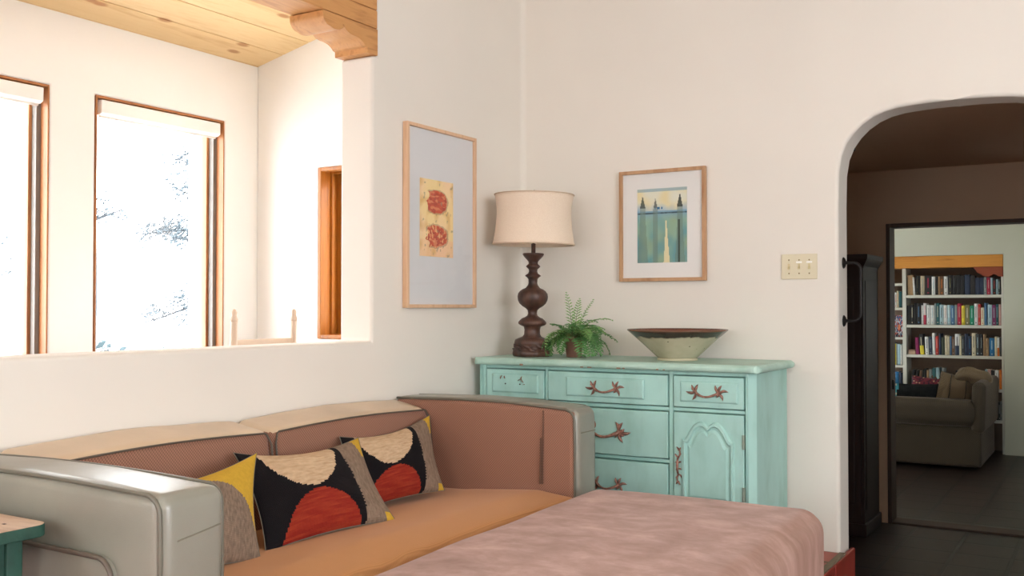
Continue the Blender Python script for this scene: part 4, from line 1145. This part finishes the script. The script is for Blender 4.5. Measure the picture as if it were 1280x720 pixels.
def book(x0, x1, z, h, col, lean=0.0, band=None, two=None, depth=.15):
    """hard-backed book: cover boards, rounded spine, page block; band = title block colour; two = lower-half colour"""
    bm = BM(); w = x1 - x0; t = min(.003, w * .2); yf = YB0 + .018; yb = yf + depth
    box(bm, x0, x0 + t, yf + .003, yb, z, z + h, 0); box(bm, x1 - t, x1, yf + .003, yb, z, z + h, 0)
    sp = [(x0, yf + .004)] + [(x0 + w * i / 6, yf + .004 - .005 * math.sin(PI * i / 6)) for i in range(1, 6)] + [(x1, yf + .004), (x1 - .0005, yf + .007), (x0 + .0005, yf + .007)]
    zs = [z, z + h]
    prism(bm, sp, 'z', z, z + h, 0)
    box(bm, x0 + t, x1 - t, yf + .007, yb - .004, z + .003, z + h - .003, 1)
    sp2 = [(x0 + w * .0, yf + .0035)] + [(x0 + w * i / 6, yf + .0033 - .005 * math.sin(PI * i / 6)) for i in range(1, 6)] + [(x1, yf + .0035)]
    def strip(a, b, mi, m=0.0):
        q = [(x0 + w * m + (p[0] - x0) * (1 - 2 * m), p[1]) for p in sp2]
        prism(bm, q + [(q[-1][0], q[-1][1] + .001), (q[0][0], q[0][1] + .001)], 'z', a, b, mi)
    mats = [bmat(col), M['pages']]
    if two: mats.append(bmat(two)); strip(z + .001, z + h * .45, 2)
    if band:
        mats.append(bmat(band)); strip(z + h * .36, z + h * .86, len(mats) - 1, .28); strip(z + h * .08, z + h * .14, len(mats) - 1, .2)
    if lean: bmesh.ops.rotate(bm, verts=bm.verts, cent=(x1 if lean < 0 else x0, yf, z), matrix=Matrix.Rotation(lean, 3, 'Y'))
    return finish('book', bm, mats, loc=((x0 + x1) / 2, yf, z))
def bxx(X): return .832 + (X - 248) * .001052
ORD = ['first', 'second', 'third', 'fourth', 'fifth', 'sixth', 'seventh', 'eighth', 'ninth', 'tenth'] 
def ordn(i): return ORD[i] if i < 10 else '%d%s' % (i + 1, {1: 'st', 2: 'nd', 3: 'rd'}.get((i + 1) % 10, 'th') if (i + 1) not in (11, 12, 13) else 'th')
def row(items, z, where, grp, hs, cv=bxx):
    for i, it in enumerate(items):
        X0_, X1_, col, opt = it[0], it[1], it[2], (it[3] if len(it) > 3 else {})
        a, b = cv(X0_), cv(X1_); h = opt.get('h', hs * random.Random(i * 7 + int(z * 100)).uniform(.90, 1.03))
        o = book(a + .0006, b - .0006, z + .0145 if cv is bxx else z + .0125, h, col, opt.get('lean', 0), opt.get('band'), opt.get('two'), opt.get('d', .15))
        size = 'slim' if b - a < .022 else ('thick' if b - a > .034 else 'medium')
        tag(o, '%s %s book, %s from the left on %s' % (size, col, ordn(i), where), 'book', grp)
S1 = [(250, 298, 'tan', {'h': .205, 'd': .14}), (303, 322, 'white', {'lean': -.06}), (328, 347, 'black', {'band': 'olive'}), (348, 365, 'black'), (368, 405, 'beige', {'band': 'grey'}), (410, 468, 'black', {'band': 'crimson'}), (470, 503, 'white', {'band': 'pale blue'}), (504, 528, 'black'), (529, 545, 'tan'), (546, 577, 'brown', {'band': 'orange'}), (580, 615, 'white', {'band': 'dark grey'}), (618, 655, 'black', {'band': 'olive'}), (657, 690, 'black', {'band': 'dark grey'}), (692, 726, 'black'), (728, 760, 'black'), (765, 812, 'navy'), (815, 855, 'black'), (858, 895, 'navy', {'h': .17}), (897, 930, 'navy', {'h': .172}), (932, 956, 'grey', {'h': .175, 'band': 'navy'}), (958, 988, 'crimson', {'h': .17, 'band': 'pink'}), (990, 1006, 'pale blue', {'h': .165}), (1008, 1035, 'black', {'h': .162, 'band': 'red'}), (1037, 1053, 'pale blue', {'h': .152, 'band': 'blue'}), (1055, 1072, 'dark grey', {'h': .15, 'band': 'white'})]
row(S1, SH[0], 'the top shelf under the pine lintel', 'books on the top shelf', .205)
S2 = [(240, 274, 'black'), (276, 305, 'black', {'band': 'cream'}), (307, 326, 'black'), (328, 373, 'black', {'band': 'blue'}), (375, 391, 'white'), (393, 421, 'white', {'two': 'crimson', 'band': 'crimson'}), (424, 456, 'white', {'band': 'grey'}), (458, 490, 'white', {'band': 'pale blue'}), (492, 509, 'grey'), (510, 537, 'teal', {'band': 'cream'}), (540, 572, 'pale blue', {'band': 'dark grey'}), (575, 608, 'white', {'band': 'pink'}), (610, 639, 'pale blue', {'band': 'white'}), (640, 673, 'blue', {'band': 'pale blue'}), (675, 697, 'grey'), (699, 733, 'crimson', {'band': 'pink'}), (735, 763, 'yellow', {'band': 'olive'}), (767, 805, 'olive', {'band': 'cream'}), (808, 844, 'green', {'band': 'pale blue'}), (846, 877, 'white', {'band': 'dark grey'}), (879, 902, 'red', {'band': 'pink'}), (904, 932, 'cream', {'band': 'red', 'h': .175}), (934, 956, 'blue'), (963, 999, 'pale blue', {'band': 'blue'}), (1002, 1032, 'purple', {'band': 'pale blue'}), (1034, 1053, 'teal', {'band': 'pale blue'}), (1057, 1079, 'pink')]
row(S2, SH[1], 'the second shelf down', 'books on the second shelf', .215)
S3 = [(322, 352, 'magenta', {'h': .175, 'lean': -.05}), (362, 400, 'black', {'two': 'yellow', 'band': 'cream', 'h': .21, 'lean': -.07}), (408, 440, 'white', {'band': 'navy', 'lean': -.03}), (443, 470, 'navy', {'band': 'grey'}), (474, 500, 'white', {'band': 'pale blue', 'h': .222, 'lean': -.02}), (502, 528, 'red', {'band': 'pink'}), (530, 552, 'navy', {'h': .215}), (555, 583, 'dark green'), (585, 606, 'cream', {'band': 'tan'}), (607, 628, 'beige'), (629, 645, 'blue'), (647, 672, 'brown', {'band': 'grey'}), (674, 713, 'white', {'band': 'navy', 'two': 'navy', 'h': .215}), (715, 733, 'cream'), (735, 757, 'dark grey', {'band': 'grey'}), (760, 789, 'navy', {'band': 'black', 'h': .218}), (790, 820, 'navy', {'band': 'bright blue'}), (823, 855, 'cream', {'band': 'dark grey', 'h': .225}), (858, 891, 'dark grey', {'band': 'pale blue', 'h': .215}), (893, 918, 'black', {'band': 'grey', 'h': .212}), (922, 938, 'tan', {'h': .215}), (940, 969, 'tan', {'band': 'brown'}), (975, 1018, 'bright blue', {'band': 'pale blue'}), (1020, 1040, 'cream'), (1041, 1061, 'white', {'two': 'orange'}), (1064, 1079, 'dark grey')]
row(S3, SH[2], 'the third shelf down', 'books on the third shelf', .195)
bm = BM(); soft(bm, bxx(252), bxx(318), YB0 + .02, YB0 + .14, SH[2] + .0145, SH[2] + .062, .006, n=2)
bt = empty('wooden_box', (bxx(285), YB0 + .08, SH[2] + .0145), 'small tan wooden box at the dark end of the third shelf', 'box')
finish('body', bm, M['worn_top'], bt, smooth=True)
bm = BM(); box(bm, bxx(251), bxx(319), YB0 + .018, YB0 + .142, SH[2] + .048, SH[2] + .052); finish('lid_edge', bm, M['darkwood'], bt)
S4 = [(262, 285, 'black', {'lean': .18}), (300, 325, 'black', {'lean': .16}), (338, 366, 'brown', {'lean': .12}), (372, 396, 'black'), (397, 416, 'black', {'h': .18}), (418, 440, 'tan'), (441, 466, 'grey'), (468, 500, 'teal', {'h': .19}), (503, 535, 'pale blue', {'h': .195}), (540, 562, 'grey', {'lean': .10, 'h': .195})]
row(S4, SH[3], 'the fourth shelf, behind the armchair cushions', 'books on the fourth shelf', .175)
S4b = [(680, 704, 'black'), (935, 956, 'pale blue', {'h': .19}), (958, 985, 'pink', {'band': 'cream', 'h': .19}), (987, 1016, 'black', {'h': .185}), (1020, 1050, 'white', {'band': 'grey', 'h': .185}), (1058, 1083, 'orange', {'h': .19})]
for i, (a, b, c, *op) in enumerate(S4b):
    op = op[0] if op else {}
    o = book(bxx(a), bxx(b), SH[3] + .0145, op.get('h', .17), c, 0, op.get('band'))
    tag(o, '%s book on the fourth shelf, %s' % (c, ['half hidden behind the khaki cushion', 'just past the khaki cushion', 'beside a black one past the cushion', 'between pink and white ones past the cushion', 'between black and orange ones', 'last at the right end'][i]), 'book', 'books on the fourth shelf')
bm = BM(); th = .0
o = book(0, .028, SH[3] + .0145, .24, 'brown', 0)
o.rotation_euler = (0, math.radians(-66), 0); o.location = (bxx(690) - .02, YB0 + .018, SH[3] + .0165 + .006)
tag(o, 'large red-brown book lying slanted on the fourth shelf', 'book', 'books on the fourth shelf')
S5 = [(1030, 1046, 'black'), (1048, 1062, 'dark grey', {'band': 'white'}), (1064, 1080, 'grey', {'band': 'black'})]
row(S5, SH[4], 'the low shelf beside the armchair back', 'books on the low shelf', .19)
def lxx(X): return .667 + (X - 92) * .001075
row([(80, 103, 'crimson'), (105, 125, 'white'), (128, 146, 'white', {'band': 'red'}), (147, 165, 'cream', {'band': 'red'}), (168, 191, 'teal')], SL[1], 'the second narrow shelf beside the upright', 'books on the narrow shelves', .17, lxx)
row([(78, 94, 'grey'), (96, 116, 'teal'), (118, 138, 'yellow'), (140, 151, 'grey'), (152, 176, 'pale blue'), (177, 192, 'white')], SL[3], 'the fourth narrow shelf beside the upright', 'books on the narrow shelves', .225, lxx)
row([(76, 96, 'white'), (97, 121, 'blue'), (122, 161, 'bright blue'), (163, 192, 'navy')], SL[4], 'the fifth narrow shelf beside the upright', 'books on the narrow shelves', .17, lxx)
# face-out colourful magazine
bm = BM(); xa, xb = lxx(115), lxx(195); z0 = SL[2] + .0125
sheet(bm, (xa, YB0 + .06, z0), (xb, YB0 + .06, z0), (xa, YB0 + .09, z0 + .225), 24, 48, .006)
for p in ():
    pass
o = finish('magazine', bm, M['print'], loc=((xa + xb) / 2, YB0 + .07, z0))
def mag(u, v):
    a = nz(u, v, 5, 3); b = nz(u, v, 9, 8); c = lin((190, 196, 206))
    if a > .1: c = lin((84, 96, 132))
    if b > .18: c = lin((186, 92, 84))
    if a < -.2: c = lin((70, 62, 78))
    if (u - .55) ** 2 + (v - .45) ** 2 < .02: c = lin((214, 130, 96))
    return c
paint(o, mag); tag(o, 'colourful magazine propped face out on the narrow shelf', 'magazine')

# armchair in front of the bookcase, facing away to the left
ac = empty('armchair', (1.2, 5.65, FL), 'big grey-brown upholstered armchair in front of the bookcase', 'armchair')
bm = BM(); soft(bm, .55, 1.655, 5.12, 6.24, FL + .03, .03, .03, n=6); finish('base', bm, M['couch'], ac, smooth=True)
for (ya, yb) in ((5.06, 5.32), (6.02, 6.28)):
    bm = BM(); soft(bm, .50, 1.635, ya, yb, .03, .262, .085, (.01, .01, .006), n=8); finish('armrest', bm, M['couch'], ac, smooth=True)
bm = BM(); soft(bm, 1.575, 1.685, 5.09, 6.26, -.02, .425, .045, (.01, .01, .01), n=8, fn=lambda P: P + Vector((.04 * max(0, P.z - .1), 0, 0))); finish('backrest', bm, M['couch'], ac, smooth=True)
bm = BM(); soft(bm, .50, 1.57, 5.33, 6.01, .03, .115, .04, (.01, .01, .015), n=8); finish('seat_cushion', bm, M['couch'], ac, smooth=True)
def cush(name, label, cx, cy, cz_, sx, sy, sz, rot, mat, pat=None, knots=False):
    bm = BM(); uvl = bm.loops.layers.uv.new('uv'); n = 24
    V = {}
    R3 = Matrix.Rotation(rot[2], 3, 'Z') @ Matrix.Rotation(rot[1], 3, 'Y') @ Matrix.Rotation(rot[0], 3, 'X')
    def vt(i, j, s):
        key = (i, j, s if 0 < i < n and 0 < j < n else 0)
        if key not in V:
            a, b = 2 * i / n - 1, 2 * j / n - 1
            h = (max(0, 1 - a ** 4) * max(0, 1 - b ** 4)) ** .55
            p = Vector((a * sx * (1 - .06 * (1 - b * b)), -s * sy * h + .012 * noise.noise(Vector((a * 2, b * 2, sx * 9))) * h, b * sz * (1 - .06 * (1 - a * a))))
            V[key] = bm.verts.new(R3 @ p + Vector((cx, cy, cz_)))
        return V[key]
    for s in (1, -1):
        for i in range(n):
            for j in range(n):
                ids = ((i, j), (i + 1, j), (i + 1, j + 1), (i, j + 1)); f = bm.faces.new([vt(a, b, s) for a, b in ids])
                for l, (a, b) in zip(f.loops, ids): l[uvl].uv = (a / n, b / n)
    r = empty(name, (cx, cy, cz_ - sz), label, 'cushion')
    o = finish('cushion_cover', bm, mat, r, smooth=True)
    if pat: paint(o, pat)
    return r, R3
def pat_rug(u, v):
    if v < .42: return lin((34, 30, 32))
    k = (nz(u, v, 16, 3), nz(u, v, 22, 9))
    c = lin((122, 54, 70)) if k[0] > -.05 else lin((72, 44, 62))
    if .55 < v < .72: c = lin((206, 182, 150)) if abs(math.sin(u * 30 + v * 8)) > .45 else lin((110, 70, 60))
    if k[1] > .35: c = lin((196, 160, 130))
    return c
def pat_teal(u, v):
    if u < .16 + .1 * v: return lin((70, 150, 170)) if nz(u, v, 18, 3) < .25 else lin((208, 206, 196))
    return mixc(lin((22, 26, 30)), lin((36, 38, 40)), .5 + nz(u, v, 12, 2))
cush('cushion', 'dark cushion with turquoise edge lying on the armchair arm side', 1.03, 5.44, .250, .235, .055, .128, (-.3, 0, .05), M['print'], pat_teal)
cush('cushion', 'patterned maroon and cream cushion behind the dark turquoise-edged one', 1.15, 5.64, .275, .17, .055, .15, (-.2, .10, .0), M['print'], pat_rug)
r, R3 = cush('cushion', 'khaki tied cushion leaning against the armchair back', 1.40, 5.50, .30, .165, .07, .165, (-.15, .25, .15), M['couch_cush'])
bm = BM()
for s in (-.06, .075): tube(bm, [R3 @ Vector((s + .01 * math.sin(t * 5), -.078 * (1 - (2 * t - 1) ** 4) ** .55 - .004, -.16 + .32 * t)) + Vector((1.40, 5.50, .30)) for t in [i / 12 for i in range(13)]], .005, 6)
finish('seam_cord', bm, M['couch'], r, smooth=True)
bm = BM(); soft(bm, 1.40, 1.70, 5.44, 5.64, .425, .525, .05, (.01, .01, .015), n=8, fn=lambda P: P + Vector((0, 0, -.25 * abs(P.x - 1.49) + .03 * noise.noise(P * 9))))
tag(finish('throw_blanket', bm, M['couch_cush'], loc=(1.5, 5.5, .47), smooth=True), 'rumpled khaki throw bunched over the armchair back', 'throw')

# ------------------------------------------------------------------ light and camera
W = bpy.data.worlds.new('sky'); bpy.context.scene.world = W; W.use_nodes = True
bg = W.node_tree.nodes['Background']; bg.inputs['Color'].default_value = (.93, .97, 1.0, 1); bg.inputs['Strength'].default_value = 9.0
def area(name, loc, rot, sx, sy, power, col):
    l = bpy.data.lights.new(name, 'AREA'); l.shape = 'RECTANGLE'; l.size = sx; l.size_y = sy; l.energy = power; l.color = col
    o = bpy.data.objects.new(name, l); C.objects.link(o); o.location = loc; o.rotation_euler = rot
    return o
def portal(name, loc, rot, sx, sy):
    o = area(name, loc, rot, sx, sy, 1, (1, 1, 1)); o.data.cycles.is_portal = True
portal('rear_window_portal', (2.6, -7.52, 1.4), (PI / 2, 0, 0), 1.4, 1.1)
portal('right_window_portal', (5.52, -3.95, 1.5), (PI / 2, 0, PI / 2), 2.7, 1.6)
for k, h in enumerate(holes3): portal('nook_window_portal', (NX - .2, (h[0] + h[1]) / 2, 1.5), (PI / 2, 0, -PI / 2), h[1] - h[0], 1.27)
portal('nook_end_portal', ((hole[0] + hole[1]) / 2, -.1, 1.39), (PI / 2, 0, PI), .6, .96)
portal('library_window_portal', (3.02, 4.65, 1.03), (PI / 2, 0, PI / 2), .5, .46)
sc = bpy.context.scene
cam = bpy.data.cameras.new('camera'); co = bpy.data.objects.new('camera', cam); C.objects.link(co); sc.camera = co
co.location = (2.7117, -4.5662, 1.09); co.rotation_euler = (PI / 2 + math.atan(24 / 1250), 0, math.radians(31.3))
cam.sensor_width = 36; cam.lens = 1250 * 36 / 1280; cam.clip_start = .05
sc.view_settings.view_transform = 'Standard'; sc.view_settings.look = 'None'; sc.view_settings.gamma = 1
sc.view_settings.exposure = 0.46; sc.view_settings.use_curve_mapping = False
sc.cycles.use_denoising = True; sc.cycles.max_bounces = 10; sc.cycles.diffuse_bounces = 6; sc.cycles.sample_clamp_indirect = 8
for o in bpy.data.objects:
    if '_base' in o: del o['_base']
